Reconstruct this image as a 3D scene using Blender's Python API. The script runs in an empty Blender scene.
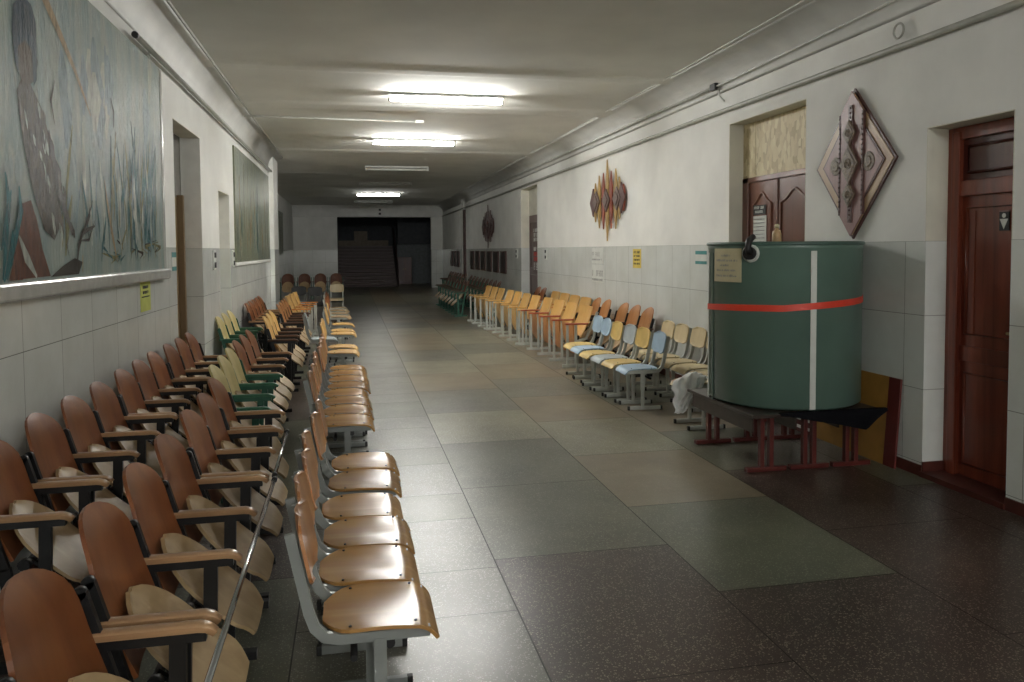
import bpy, bmesh, math, random
from mathutils import Vector, Matrix
random.seed(7)
S = bpy.context.scene
C = S.collection
PI = math.pi

# ------------------------------------------------------------------ camera
F = 780.0; H = 1.55
YAW = math.radians(11.66); PITCH = math.radians(2.7); ROLL = math.radians(0.4)
PPX, PPY = 512.0, 286.66
cy_, sy_ = math.cos(YAW), math.sin(YAW); cp_, sp_ = math.cos(PITCH), math.sin(PITCH)
fw = Vector((sy_*cp_, cy_*cp_, -sp_)); rt = Vector((cy_, -sy_, 0)); up = Vector((sy_*sp_, cy_*sp_, cp_))
c_, s_ = math.cos(ROLL), math.sin(ROLL)
rt, up = c_*rt - s_*up, s_*rt + c_*up
cd = bpy.data.cameras.new('camera'); cam = bpy.data.objects.new('camera', cd); C.objects.link(cam)
cam.matrix_world = Matrix(((rt.x, up.x, -fw.x, 0), (rt.y, up.y, -fw.y, 0), (rt.z, up.z, -fw.z, H), (0, 0, 0, 1)))
cd.sensor_width = 36; cd.sensor_fit = 'HORIZONTAL'; cd.lens = F/1024*36
cd.shift_x = 0; cd.shift_y = (PPY-341)/1024; cd.clip_start = .05; cd.clip_end = 200
S.camera = cam
def on_wall(px, py, X):            # photo measurement -> (Y, Z) on a wall plane
    d = fw + rt*((px-PPX)/F) - up*((py-PPY)/F)
    t = X/d.x
    return d.y*t, H+d.z*t

# ------------------------------------------------------------------ materials
MATS = {}
def newmat(name):
    m = bpy.data.materials.new(name); m.use_nodes = True
    nt = m.node_tree; b = nt.nodes['Principled BSDF']
    return m, nt, b
def nd(nt, t, **kw):
    n = nt.nodes.new(t)
    for k, v in kw.items():
        if k in n.inputs: n.inputs[k].default_value = v
        else: setattr(n, k, v)
    return n
def rgb(c): return (c[0], c[1], c[2], 1)
def ramp(nt, stops, fac):
    r = nt.nodes.new('ShaderNodeValToRGB')
    e = r.color_ramp.elements
    while len(e) < len(stops): e.new(.5)
    for el, (p, c) in zip(e, stops): el.position = p; el.color = rgb(c)
    nt.links.new(fac, r.inputs[0]); return r
def coords(nt, scale=(1, 1, 1), kind='Object'):
    tc = nt.nodes.new('ShaderNodeTexCoord'); mp = nt.nodes.new('ShaderNodeMapping')
    mp.inputs['Scale'].default_value = scale
    nt.links.new(tc.outputs[kind], mp.inputs[0]); return mp.outputs[0]
def plain(name, col, rough=.5, metal=0, var=.12, nscale=9, bump=0, spec=.5, stretch=(1, 1, 1)):
    m, nt, b = newmat(name)
    v = coords(nt, stretch)
    n = nd(nt, 'ShaderNodeTexNoise', Scale=nscale, Detail=5.0); nt.links.new(v, n.inputs['Vector'])
    lo = tuple(c*(1-var*1.6) for c in col); hi = tuple(min(1, c*(1+var)) for c in col)
    r = ramp(nt, [(.3, lo), (.68, hi)], n.outputs[0]); nt.links.new(r.outputs[0], b.inputs['Base Color'])
    b.inputs['Roughness'].default_value = rough; b.inputs['Metallic'].default_value = metal
    b.inputs['Specular IOR Level'].default_value = spec
    if bump:
        bp = nd(nt, 'ShaderNodeBump', Strength=bump, Distance=.01); nt.links.new(n.outputs[0], bp.inputs['Height']); nt.links.new(bp.outputs[0], b.inputs['Normal'])
    return m
def wood(name, c1, c2, rough=.4, axis='z', scale=1.0, coat=0, worn=None, spec=.5):
    m, nt, b = newmat(name)
    st = {'x': (1.5, 26, 26), 'y': (26, 1.5, 26), 'z': (26, 26, 1.5)}[axis]
    v = coords(nt, tuple(s*scale for s in st))
    n = nd(nt, 'ShaderNodeTexNoise', Scale=1.0, Detail=6.0, Distortion=.6); nt.links.new(v, n.inputs['Vector'])
    oi = nt.nodes.new('ShaderNodeObjectInfo')
    r = ramp(nt, [(.3, c2), (.7, c1)], n.outputs[0])
    h = nd(nt, 'ShaderNodeHueSaturation'); nt.links.new(r.outputs[0], h.inputs['Color'])
    mr = nd(nt, 'ShaderNodeMapRange'); mr.inputs['To Min'].default_value = .82; mr.inputs['To Max'].default_value = 1.15
    nt.links.new(oi.outputs['Random'], mr.inputs[0]); nt.links.new(mr.outputs[0], h.inputs['Value'])
    out = h.outputs[0]
    if worn:      # big soft stain of wear
        v2 = coords(nt, (4, 5, 4)); n2 = nd(nt, 'ShaderNodeTexNoise', Scale=1.0, Detail=3.0); nt.links.new(v2, n2.inputs['Vector'])
        r2 = ramp(nt, [(.50, (0, 0, 0)), (.72, (.85, .85, .85))], n2.outputs[0])
        mx = nd(nt, 'ShaderNodeMix', data_type='RGBA'); nt.links.new(r2.outputs[0], mx.inputs[0]); nt.links.new(out, mx.inputs[6]); mx.inputs[7].default_value = rgb(worn); out = mx.outputs[2]
    nt.links.new(out, b.inputs['Base Color'])
    b.inputs['Specular IOR Level'].default_value = spec; b.inputs['Roughness'].default_value = rough; b.inputs['Coat Weight'].default_value = coat; b.inputs['Coat Roughness'].default_value = .12
    return m
def emis(name, col, st):
    m, nt, b = newmat(name)
    b.inputs['Emission Color'].default_value = rgb(col); b.inputs['Emission Strength'].default_value = st
    b.inputs['Base Color'].default_value = (.8, .8, .8, 1); return m

def terrazzo(name, base, base2, chip, dens=.5):
    m, nt, b = newmat(name)
    v = coords(nt)
    vo = nd(nt, 'ShaderNodeTexVoronoi', Scale=135.0, Randomness=1.0); nt.links.new(v, vo.inputs['Vector'])
    vo2 = nd(nt, 'ShaderNodeTexVoronoi', Scale=160.0); nt.links.new(v, vo2.inputs['Vector'])
    n = nd(nt, 'ShaderNodeTexNoise', Scale=1.25, Detail=9.0, Roughness=.68); nt.links.new(v, n.inputs['Vector'])
    r = ramp(nt, [(.32, base), (.7, base2)], n.outputs[0])
    sp = nt.nodes.new('ShaderNodeSeparateColor'); nt.links.new(vo.outputs['Color'], sp.inputs[0])
    a = nd(nt, 'ShaderNodeMath', operation='LESS_THAN'); nt.links.new(vo.outputs['Distance'], a.inputs[0])
    q = nd(nt, 'ShaderNodeMath', operation='MULTIPLY_ADD'); nt.links.new(sp.outputs[0], q.inputs[0]); q.inputs[1].default_value = .95; q.inputs[2].default_value = -.95*(1-dens)
    nt.links.new(q.outputs[0], a.inputs[1])
    a2 = nd(nt, 'ShaderNodeMath', operation='LESS_THAN'); nt.links.new(vo2.outputs['Distance'], a2.inputs[0]); a2.inputs[1].default_value = .22
    a3 = nd(nt, 'ShaderNodeMath', operation='MULTIPLY'); nt.links.new(a2.outputs[0], a3.inputs[0]); a3.inputs[1].default_value = .4
    a4 = nd(nt, 'ShaderNodeMath', operation='MAXIMUM'); nt.links.new(a.outputs[0], a4.inputs[0]); nt.links.new(a3.outputs[0], a4.inputs[1])
    mx = nd(nt, 'ShaderNodeMix', data_type='RGBA'); nt.links.new(a4.outputs[0], mx.inputs[0]); nt.links.new(r.outputs[0], mx.inputs[6]); mx.inputs[7].default_value = rgb(chip)
    nt.links.new(mx.outputs[2], b.inputs['Base Color'])
    n3 = nd(nt, 'ShaderNodeTexNoise', Scale=1.6, Detail=6.0); nt.links.new(v, n3.inputs['Vector'])
    mr = nd(nt, 'ShaderNodeMapRange'); mr.inputs['To Min'].default_value = .25; mr.inputs['To Max'].default_value = .40; nt.links.new(n3.outputs[0], mr.inputs[0])
    nt.links.new(mr.outputs[0], b.inputs['Roughness'])
    bp = nd(nt, 'ShaderNodeBump', Strength=.12, Distance=.004); nt.links.new(n.outputs[0], bp.inputs['Height']); nt.links.new(bp.outputs[0], b.inputs['Normal'])
    return m
def tile(name, col, w=.5, h=.5, z0=.09, grout=(.27, .28, .26), rough=.16):
    m, nt, b = newmat(name)
    tc = nt.nodes.new('ShaderNodeTexCoord'); sp = nt.nodes.new('ShaderNodeSeparateXYZ'); nt.links.new(tc.outputs['Object'], sp.inputs[0])
    ad = nd(nt, 'ShaderNodeMath', operation='ADD'); nt.links.new(sp.outputs[0], ad.inputs[0]); nt.links.new(sp.outputs[1], ad.inputs[1])
    sb = nd(nt, 'ShaderNodeMath', operation='SUBTRACT'); nt.links.new(sp.outputs[2], sb.inputs[0]); sb.inputs[1].default_value = z0
    cb = nt.nodes.new('ShaderNodeCombineXYZ'); nt.links.new(ad.outputs[0], cb.inputs[0]); nt.links.new(sb.outputs[0], cb.inputs[1])
    br = nd(nt, 'ShaderNodeTexBrick'); br.offset = 0
    for k, v in {'Scale': 1.0, 'Mortar Size': .0022, 'Mortar Smooth': .1, 'Brick Width': w, 'Row Height': h, 'Color1': rgb(col), 'Color2': rgb(tuple(c*.95 for c in col)), 'Mortar': rgb(grout)}.items(): br.inputs[k].default_value = v
    nt.links.new(cb.outputs[0], br.inputs['Vector'])
    n = nd(nt, 'ShaderNodeTexNoise', Scale=1.7, Detail=6.0, Roughness=.6); nt.links.new(tc.outputs['Object'], n.inputs['Vector'])
    r = ramp(nt, [(.3, (.84, .84, .82)), (.65, (1, 1, 1))], n.outputs[0])
    mx = nd(nt, 'ShaderNodeMix', data_type='RGBA', blend_type='MULTIPLY'); mx.inputs[0].default_value = 1
    nt.links.new(br.outputs['Color'], mx.inputs[6]); nt.links.new(r.outputs[0], mx.inputs[7]); nt.links.new(mx.outputs[2], b.inputs['Base Color'])
    b.inputs['Roughness'].default_value = rough
    n2 = nd(nt, 'ShaderNodeTexNoise', Scale=9.0, Detail=2.0); nt.links.new(tc.outputs['Object'], n2.inputs['Vector'])
    bp = nd(nt, 'ShaderNodeBump', Strength=.25, Distance=.006); nt.links.new(n2.outputs[0], bp.inputs['Height'])
    bp2 = nd(nt, 'ShaderNodeBump', Strength=.5, Distance=.003, invert=True); nt.links.new(br.outputs['Fac'], bp2.inputs['Height']); nt.links.new(bp.outputs[0], bp2.inputs['Normal'])
    nt.links.new(bp2.outputs[0], b.inputs['Normal'])
    return m
def mural_bg(name, stops, rough=.34):
    m, nt, b = newmat(name)
    v = coords(nt, (1, 3.2, .9)); n = nd(nt, 'ShaderNodeTexNoise', Scale=1.6, Detail=8.0, Roughness=.62, Distortion=.5); nt.links.new(v, n.inputs['Vector'])
    r = ramp(nt, stops, n.outputs[0]); nt.links.new(r.outputs[0], b.inputs['Base Color'])
    v2 = coords(nt, (1, 22, 5.5)); n2 = nd(nt, 'ShaderNodeTexNoise', Scale=1.5, Detail=7.0, Roughness=.65); nt.links.new(v2, n2.inputs['Vector'])
    bp = nd(nt, 'ShaderNodeBump', Strength=.75, Distance=.025); nt.links.new(n2.outputs[0], bp.inputs['Height']); nt.links.new(bp.outputs[0], b.inputs['Normal'])
    b.inputs['Roughness'].default_value = rough; b.inputs['Specular IOR Level'].default_value = .34
    return m

M = dict(
 wall=plain('wall_whitewash', (.80, .80, .765), .75, var=.05, nscale=2.2, bump=.15),
 ceil=plain('ceiling_whitewash', (.80, .80, .755), .85, var=.05, nscale=1.3, bump=.1),
 cornice=plain('cornice_paint', (.72, .72, .69), .6, var=.06, nscale=3),
 reveal=plain('reveal_paint', (.70, .68, .58), .7, var=.08, nscale=3),
 tile=tile('wall_tile', (.76, .785, .755)),
 tile_small=tile('small_wall_tile', (.76, .785, .76), 1.6, .5, z0=.09),
 joint=plain('floor_joint', (.028, .028, .025), .7),
 tg=terrazzo('terrazzo_green', (.055, .058, .039), (.128, .13, .088), (.22, .22, .17), .56),
 tr=terrazzo('terrazzo_red', (.020, .0115, .009), (.054, .031, .024), (.23, .20, .155), .58),
 tl=terrazzo('terrazzo_light', (.125, .118, .080), (.25, .235, .165), (.4, .39, .32), .55),
 to=terrazzo('terrazzo_ochre', (.125, .100, .064), (.235, .192, .125), (.36, .33, .25), .35),
 tw=terrazzo('terrazzo_grey', (.07, .067, .052), (.155, .15, .115), (.27, .27, .23), .58),
 plinth=plain('plinth_red_brown', (.085, .022, .016), .45, var=.2),
 brown=wood('brown_plywood', (.26, .092, .030), (.165, .05, .016), .34, 'z', .5),
 brown_dark=wood('dark_brown_plywood', (.16, .06, .03), (.09, .035, .02), .4, 'z', .5),
 beige=wood('beige_plywood', (.48, .345, .19), (.35, .24, .125), .45, 'x', .5),
 pale=wood('pale_yellow_plywood', (.62, .52, .24), (.48, .40, .17), .42, 'z', .5),
 yellow=wood('yellow_plywood', (.68, .42, .145), (.57, .325, .10), .38, 'z', .4),
 orange=wood('orange_plywood', (.58, .24, .065), (.44, .17, .045), .38, 'z', .5),
 tanback=wood('tan_orange_plywood', (.43, .19, .06), (.31, .125, .038), .38, 'z', .5),
 honey=wood('honey_lacquered_plywood', (.50, .28, .095), (.36, .18, .055), .2, 'x', .5, worn=(.34, .16, .05), spec=.3),
 honey_back=wood('amber_lacquered_plywood', (.46, .22, .085), (.34, .14, .05), .28, 'z', .5),
 cream=wood('cream_plywood', (.66, .54, .33), (.56, .45, .26), .45, 'z', .4),
 school_yellow=plain('yellow_chair_paint', (.66, .47, .16), .42, var=.06),
 blue=plain('light_blue_chair_paint', (.36, .49, .62), .4, var=.06),
 blue_grey=plain('blue_grey_chair_paint', (.42, .47, .49), .45, var=.06),
 armwood=wood('armrest_wood', (.46, .28, .15), (.32, .18, .09), .28, 'x', .8),
 armwood_dk=wood('dark_armrest_wood', (.14, .075, .05), (.08, .045, .03), .3, 'x', .8),
 arm_green=plain('green_armrest_paint', (.05, .16, .10), .35),
 red=plain('red_board_paint', (.42, .10, .05), .4, var=.1),
 black=plain('black_metal', (.012, .012, .013), .4, .2),
 green_m=plain('green_metal', (.02, .10, .065), .4, .1),
 grey_m=plain('grey_metal', (.235, .25, .24), .42, .1, var=.06),
 pale_m=plain('pale_grey_metal', (.48, .50, .46), .42, .1, var=.06),
 rubber=plain('black_cap', (.012, .012, .012), .5),
 chrome=plain('chrome', (.6, .62, .64), .16, 1.0, var=.04),
 bolt=plain('dark_bolt', (.03, .025, .02), .4, .5),
 tank=plain('green_plastic', (.112, .182, .15), .33, var=.1, nscale=2),
 tank_rim=plain('green_rim', (.065, .12, .098), .35),
 whiteplastic=plain('white_plastic', (.62, .64, .60), .4, var=.04),
 strap=plain('red_strap', (.75, .06, .03), .42, var=.05),
 paper=plain('cream_paper', (.62, .56, .36), .7, var=.05),
 wpaper=plain('white_paper', (.62, .64, .60), .7, var=.04),
 ypaper=plain('yellow_paper', (.68, .52, .10), .7, var=.05),
 lime=plain('lime_paper', (.50, .54, .10), .7, var=.06),
 teal=plain('teal_print', (.05, .25, .24), .6),
 ink=plain('ink', (.03, .03, .03), .7),
 ink2=plain('grey_ink', (.34, .34, .33), .7),
 redink=plain('red_ink', (.5, .04, .03), .6),
 maroon=plain('maroon_metal', (.10, .018, .014), .38, .1, var=.1),
 table_dk=wood('dark_table_top', (.045, .030, .022), (.028, .018, .013), .35, 'x', .4),
 cloth=plain('black_cloth', (.006, .006, .008), .9, spec=.08, bump=.2, nscale=30),
 bag=plain('white_bag', (.85, .86, .86), .35, var=.03),
 mahog=wood('mahogany_door', (.27, .062, .030), (.12, .022, .012), .3, 'z', .5, coat=.25),
 mahog_dk=wood('dark_mahogany', (.11, .022, .013), (.06, .012, .008), .35, 'z', .5, coat=.2),
 doorbrown=wood('brown_door', (.17, .062, .036), (.11, .04, .024), .3, 'z', .4, coat=.2),
 tandoor=wood('tan_door', (.27, .18, .085), (.19, .12, .055), .45, 'z', .4),
 dgrey=plain('grey_panel', (.20, .19, .17), .6),
 ochre=plain('ochre_board_paint', (.40, .21, .045), .45, var=.08),
 crimson=plain('dark_red_paint', (.12, .018, .015), .45, var=.1),
 pink=plain('mauve_wood', (.27, .145, .135), .45, var=.1, stretch=(1, 8, 1)),
 carve=plain('carved_dark_wood', (.085, .035, .03), .45, var=.2, nscale=25, bump=.4),
 carve2=plain('carved_grey_wood', (.19, .14, .095), .5, var=.3, nscale=60, bump=.6),
 tanwood=wood('tan_wood', (.56, .38, .23), (.46, .31, .18), .45, 'z', .5),
 gold=plain('gold_wood', (.42, .27, .09), .4, var=.12),
 redwood=plain('red_wood', (.26, .06, .03), .4, var=.12),
 mauve=plain('grey_mauve_wood', (.15, .10, .085), .45, var=.2, nscale=30),
 darkplate=plain('dark_picture', (.035, .025, .018), .3, var=.5, nscale=12),
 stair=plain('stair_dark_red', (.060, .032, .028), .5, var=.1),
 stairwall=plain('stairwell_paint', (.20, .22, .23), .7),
 stairwall_shade=plain('stairwell_shaded_paint', (.075, .085, .095), .7),  # stairwell paint darkened, shade of the unlit hall put into its colour
 tanband=plain('tan_band', (.30, .25, .19), .6),
 lamp=emis('lit_tube', (1.0, .992, .95), 62.0), lamp_mid=emis('added_lamp_tube', (1.0, .992, .95), 40.0), lamp_dim=emis('dim_lit_tube', (1.0, .992, .95), 15.0),
 fixture=plain('lamp_housing', (.55, .55, .52), .5),
 deadtube=plain('unlit_tube', (.66, .67, .62), .3, var=.03),
 pipe=plain('painted_pipe', (.40, .40, .35), .45, var=.1),
 wire=plain('white_cable', (.62, .62, .58), .5),
 white=plain('white_paint', (.78, .78, .74), .5, var=.04),
 ledge=plain('glossy_white_ledge', (.52, .52, .49), .18, var=.06, bump=.25, nscale=14),
 brass=plain('brass', (.5, .36, .14), .35, .6),
 flesh=plain('beige_bottle', (.50, .34, .18), .45, var=.15, nscale=30),
)
# osb board
def osb():
    m, nt, b = newmat('osb_board')
    v = coords(nt, (1, 1, .5)); vo = nd(nt, 'ShaderNodeTexVoronoi', Scale=26.0); nt.links.new(v, vo.inputs['Vector'])
    n = nd(nt, 'ShaderNodeTexNoise', Scale=9.0, Detail=6.0); nt.links.new(v, n.inputs['Vector'])
    sp = nt.nodes.new('ShaderNodeSeparateColor'); nt.links.new(vo.outputs['Color'], sp.inputs[0])
    r = ramp(nt, [(.0, (.44, .35, .19)), (.55, (.64, .54, .33)), (1, (.76, .68, .46))], sp.outputs[0]); nt.links.new(r.outputs[0], b.inputs['Base Color'])
    b.inputs['Roughness'].default_value = .6; return m
M['osb'] = osb()
M['mural1'] = mural_bg('painted_marsh', [(.25, (.26, .30, .26)), (.42, (.37, .42, .375)), (.58, (.27, .345, .33)), (.75, (.44, .455, .38))], .2)
M['mural2'] = mural_bg('painted_reeds', [(.25, (.10, .115, .075)), (.42, (.21, .22, .14)), (.58, (.12, .15, .12)), (.75, (.27, .25, .15))], .3)
def paintmat(n, c, var=.25):
    m = plain('paint_'+n, tuple(min(1, q*1.35) for q in c), .22, var=var, nscale=20, stretch=(1, 2, .6), spec=.16)
    nt = m.node_tree; v2 = coords(nt, (1, 22, 5.5)); n2 = nd(nt, 'ShaderNodeTexNoise', Scale=1.5, Detail=7.0, Roughness=.65); nt.links.new(v2, n2.inputs['Vector'])
    bp = nd(nt, 'ShaderNodeBump', Strength=.75, Distance=.025); nt.links.new(n2.outputs[0], bp.inputs['Height']); nt.links.new(bp.outputs[0], nt.nodes['Principled BSDF'].inputs['Normal'])
    return m
PM = dict(hood=paintmat('hood', (.018, .036, .055)), face=paintmat('face', (.085, .065, .045)), coat=paintmat('coat', (.10, .088, .070), .5), coat2=paintmat('coat_dark', (.10, .09, .08), .5), rod=paintmat('rod', (.27, .20, .12)), teal=paintmat('teal', (.035, .12, .13)), rust=paintmat('rust', (.12, .055, .035)), twig=paintmat('twig', (.04, .034, .028)), pale=paintmat('pale', (.36, .38, .33)), sky=paintmat('sky', (.17, .22, .23)), olive=paintmat('olive', (.18, .17, .09)))

# ------------------------------------------------------------------ mesh helpers
class MB:
    def __init__(s): s.bm = bmesh.new(); s.mats = []; s.cur = 0
    def mat(s, m):
        if m not in s.mats: s.mats.append(m)
        s.cur = s.mats.index(m); return s
    def face(s, vs):
        f = s.bm.faces.new(vs); f.material_index = s.cur; return f
    def poly(s, pts): return s.face([s.bm.verts.new(p) for p in pts])
    def box(s, lo, hi, bev=0):
        x0, y0, z0 = lo; x1, y1, z1 = hi
        v = [s.bm.verts.new(p) for p in ((x0,y0,z0),(x1,y0,z0),(x1,y1,z0),(x0,y1,z0),(x0,y0,z1),(x1,y0,z1),(x1,y1,z1),(x0,y1,z1))]
        fs = [s.face([v[i] for i in q]) for q in ((3,2,1,0),(4,5,6,7),(0,1,5,4),(1,2,6,5),(2,3,7,6),(3,0,4,7))]
        if bev:
            es = list({e for f in fs for e in f.edges})
            r = bmesh.ops.bevel(s.bm, geom=es, offset=bev, segments=2, affect='EDGES', profile=.5)
            for f in r['faces']: f.material_index = s.cur
        return s
    def bar(s, a, b, w, h, upv=(0, 0, 1)):
        a = Vector(a); b = Vector(b); d = (b-a).normalized(); u = Vector(upv)
        sd = d.cross(u)
        if sd.length < 1e-4: sd = d.cross(Vector((1, 0, 0)))
        sd.normalize(); u = sd.cross(d).normalized()
        q = [(-w/2, -h/2), (w/2, -h/2), (w/2, h/2), (-w/2, h/2)]
        A = [s.bm.verts.new(a+sd*i+u*j) for i, j in q]; B = [s.bm.verts.new(b+sd*i+u*j) for i, j in q]
        for i in range(4): s.face([A[i], A[(i+1) % 4], B[(i+1) % 4], B[i]])
        s.face(A[::-1]); s.face(B); return s
    def tube(s, pts, r, n=8, closed=False):
        pts = [Vector(p) for p in pts]; L = len(pts); rings = []
        ref = None
        for i, p in enumerate(pts):
            if closed: d = pts[(i+1) % L]-pts[i-1]
            else: d = pts[min(i+1, L-1)]-pts[max(i-1, 0)]
            d.normalize()
            if ref is None:
                ref = Vector((0, 0, 1)) if abs(d.z) < .9 else Vector((1, 0, 0))
            a = d.cross(ref)
            if a.length < 1e-3: a = d.cross(Vector((0, 1, 0)))
            a.normalize(); b = a.cross(d).normalized(); ref = b
            rr = r[i] if isinstance(r, (list, tuple)) else r
            rings.append([s.bm.verts.new(p+a*math.cos(t*2*PI/n)*rr+b*math.sin(t*2*PI/n)*rr) for t in range(n)])
        for i in range(L if closed else L-1):
            A, B = rings[i], rings[(i+1) % L]
            for t in range(n): s.face([A[t], A[(t+1) % n], B[(t+1) % n], B[t]]).smooth = True
        if not closed: s.face(rings[0][::-1]); s.face(rings[-1])
        return s
    def lathe(s, prof, c=(0, 0, 0), n=48, axis='z'):
        c = Vector(c); rings = []
        for r, z in prof:
            rr = max(r, .0005); ring = []
            for t in range(n):
                a = t*2*PI/n; x, y = rr*math.cos(a), rr*math.sin(a)
                p = {'z': (x, y, z), 'x': (z, x, y), 'y': (y, z, x)}[axis]
                ring.append(s.bm.verts.new(c+Vector(p)))
            rings.append(ring)
        for A, B in zip(rings, rings[1:]):
            for t in range(n): s.face([A[t], A[(t+1) % n], B[(t+1) % n], B[t]]).smooth = True
        s.face(rings[0][::-1]); s.face(rings[-1]); return s
    def prism(s, pts, off):      # planar outline extruded by a vector
        off = Vector(off); A = [s.bm.verts.new(p) for p in pts]; B = [s.bm.verts.new(Vector(p)+off) for p in pts]
        s.face(A[::-1]); s.face(B); n = len(A)
        for i in range(n): s.face([A[i], A[(i+1) % n], B[(i+1) % n], B[i]])
        return s
    def shell(s, f, nu, nv, t, soft=False):  # curved sheet f(u,v) of thickness t
        P = [[Vector(f(i/nu, j/nv)) for i in range(nu+1)] for j in range(nv+1)]
        N = [[None]*(nu+1) for _ in range(nv+1)]
        for j in range(nv+1):
            for i in range(nu+1):
                a = P[j][min(i+1, nu)]-P[j][max(i-1, 0)]; b = P[min(j+1, nv)][i]-P[max(j-1, 0)][i]
                q = a.cross(b); N[j][i] = q.normalized() if q.length > 1e-9 else Vector((0, 0, 1))
        A = [[s.bm.verts.new(P[j][i]+N[j][i]*t/2) for i in range(nu+1)] for j in range(nv+1)]
        B = [[s.bm.verts.new(P[j][i]-N[j][i]*t/2) for i in range(nu+1)] for j in range(nv+1)]
        for j in range(nv):
            for i in range(nu):
                s.face([A[j][i], A[j][i+1], A[j+1][i+1], A[j+1][i]]).smooth = True
                s.face([B[j+1][i], B[j+1][i+1], B[j][i+1], B[j][i]]).smooth = True
        for j in range(nv):
            s.face([A[j][0], A[j+1][0], B[j+1][0], B[j][0]]); s.face([A[j+1][nu], A[j][nu], B[j][nu], B[j+1][nu]])
        for i in range(nu):
            s.face([A[0][i+1], A[0][i], B[0][i], B[0][i+1]]); s.face([A[nv][i], A[nv][i+1], B[nv][i+1], B[nv][i]])
        if not soft:
            for G in (A, B):
                loop = G[0] + [r[nu] for r in G[1:]] + G[nv][-2::-1] + [r[0] for r in G[-2:0:-1]]
                for p_, q_ in zip(loop, loop[1:]+loop[:1]):
                    e_ = s.bm.edges.get((p_, q_))
                    if e_: e_.smooth = False
        return s
    def mesh(s, name, m=None):
        if m is not None and not s.mats: s.mats = [m]
        bmesh.ops.recalc_face_normals(s.bm, faces=s.bm.faces[:])
        if getattr(s, 'face_x', False):        # loose paint strokes all look into the room
            for f in s.bm.faces:
                f.normal_update()
                if f.normal.x < -.5 and f.calc_center_median().x > s.face_x: f.normal_flip()
        me = bpy.data.meshes.new(name); s.bm.to_mesh(me); s.bm.free()
        for x in s.mats: me.materials.append(x)
        return me
    def build(s, name, m=None, parent=None, loc=None):
        return link(name, s.mesh(name, m), parent, loc)
def link(name, me, parent=None, loc=None):
    o = bpy.data.objects.new(name, me); C.objects.link(o)
    if parent: o.parent = parent
    if loc: o.location = loc
    return o
def tag(o, label, cat, group=None, kind=None):
    if label: o['label'] = label
    if cat: o['category'] = cat
    if group: o['group'] = group
    if kind: o['kind'] = kind
    return o
def thing(name, loc=(0, 0, 0), rz=0):
    o = bpy.data.objects.new(name, None); C.objects.link(o); o.empty_display_size = .1
    o.location = loc; o.rotation_euler = (0, 0, rz); return o
def struct(mb, name, m=None):
    o = mb.build(name, m); o['kind'] = 'structure'; return o
ORD = ['first','second','third','fourth','fifth','sixth','seventh','eighth','ninth','tenth','eleventh','twelfth','thirteenth','fourteenth','fifteenth']

# ------------------------------------------------------------------ the room
XL, XR, ZC = -1.5, 3.76, 3.4
YN, YE = -9.0, 32.5
TZ = 1.59
# floor of separate terrazzo slabs in one mesh
fl = MB(); fl.mat(M['joint']); fl.poly([(-2.6, YN, -.004), (4.4, YN, -.004), (4.4, 41, -.004), (-2.6, 41, -.004)])
fixed = {(0, 2): 'tr', (0, 3): 'tg', (0, 4): 'tg', (0, 5): 'tl', (1, 2): 'tr', (1, 3): 'tg', (1, 4): 'to', (1, 5): 'tl', (1, 6): 'to', (2, 2): 'tr', (2, 3): 'tr', (2, 4): 'tg', (2, 5): 'to', (0, 1): 'tr', (1, 1): 'tr', (2, 1): 'tr', (2, 0): 'tr', (2, 6): 'tg', (2, 7): 'to'}
W, L = .925, 1.19
for k in range(-4, 5):
    x0 = .68+W*k; x1 = x0+W
    y = 3.78 if k % 2 == 0 else 3.2
    cuts = []
    j0 = int((YN-y)/L)-1
    for j in range(j0, int((41-y)/L)+1):
        a = y+j*L; b = a+L; row = j+3
        if k == -1: segs = [(a+.02, a+.49), (a+.49, b+.02)]
        else: segs = [(a, b)]
        for a1, b1 in segs:
            if b1 < YN or a1 > 41: continue
            nm = fixed.get((k, row))
            if nm is None:
                if k < 0: nm = random.choice(['tw', 'tw', 'tg']) if k == -1 else random.choice(['tr', 'tr', 'tg'])
                elif k >= 3: nm = random.choice(['tr', 'tr', 'tg']) if a1 < 9 else random.choice(['tg', 'to', 'tw'])
                else: nm = random.choice(['to', 'tl', 'tl', 'to', 'tw']) if a1 > 5 else 'tr'
            fl.mat(M[nm]); g = .0028
            fl.poly([(max(x0+g, -2.6), a1+g, 0), (min(x1-g, 4.4), a1+g, 0), (min(x1-g, 4.4), b1-g, 0), (max(x0+g, -2.6), b1-g, 0)])
struct(fl, 'floor')

# ceiling with shallow plastered slab ribs
ce = MB(); ce.box((-2.6, YN, ZC), (4.3, 41, ZC+.1))
for yy, w in ((8.2, .16), (10.3, .3), (14.9, .3), (19.2, .3), (23.3, .3), (27.5, .3)):
    ce.prism([(-2.6, yy-w, ZC), (-2.6, yy-w*.55, ZC-.012), (-2.6, yy+w*.55, ZC-.012), (-2.6, yy+w, ZC)], (6.9, 0, 0))
struct(ce, 'ceiling', M['ceil'])

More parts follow.
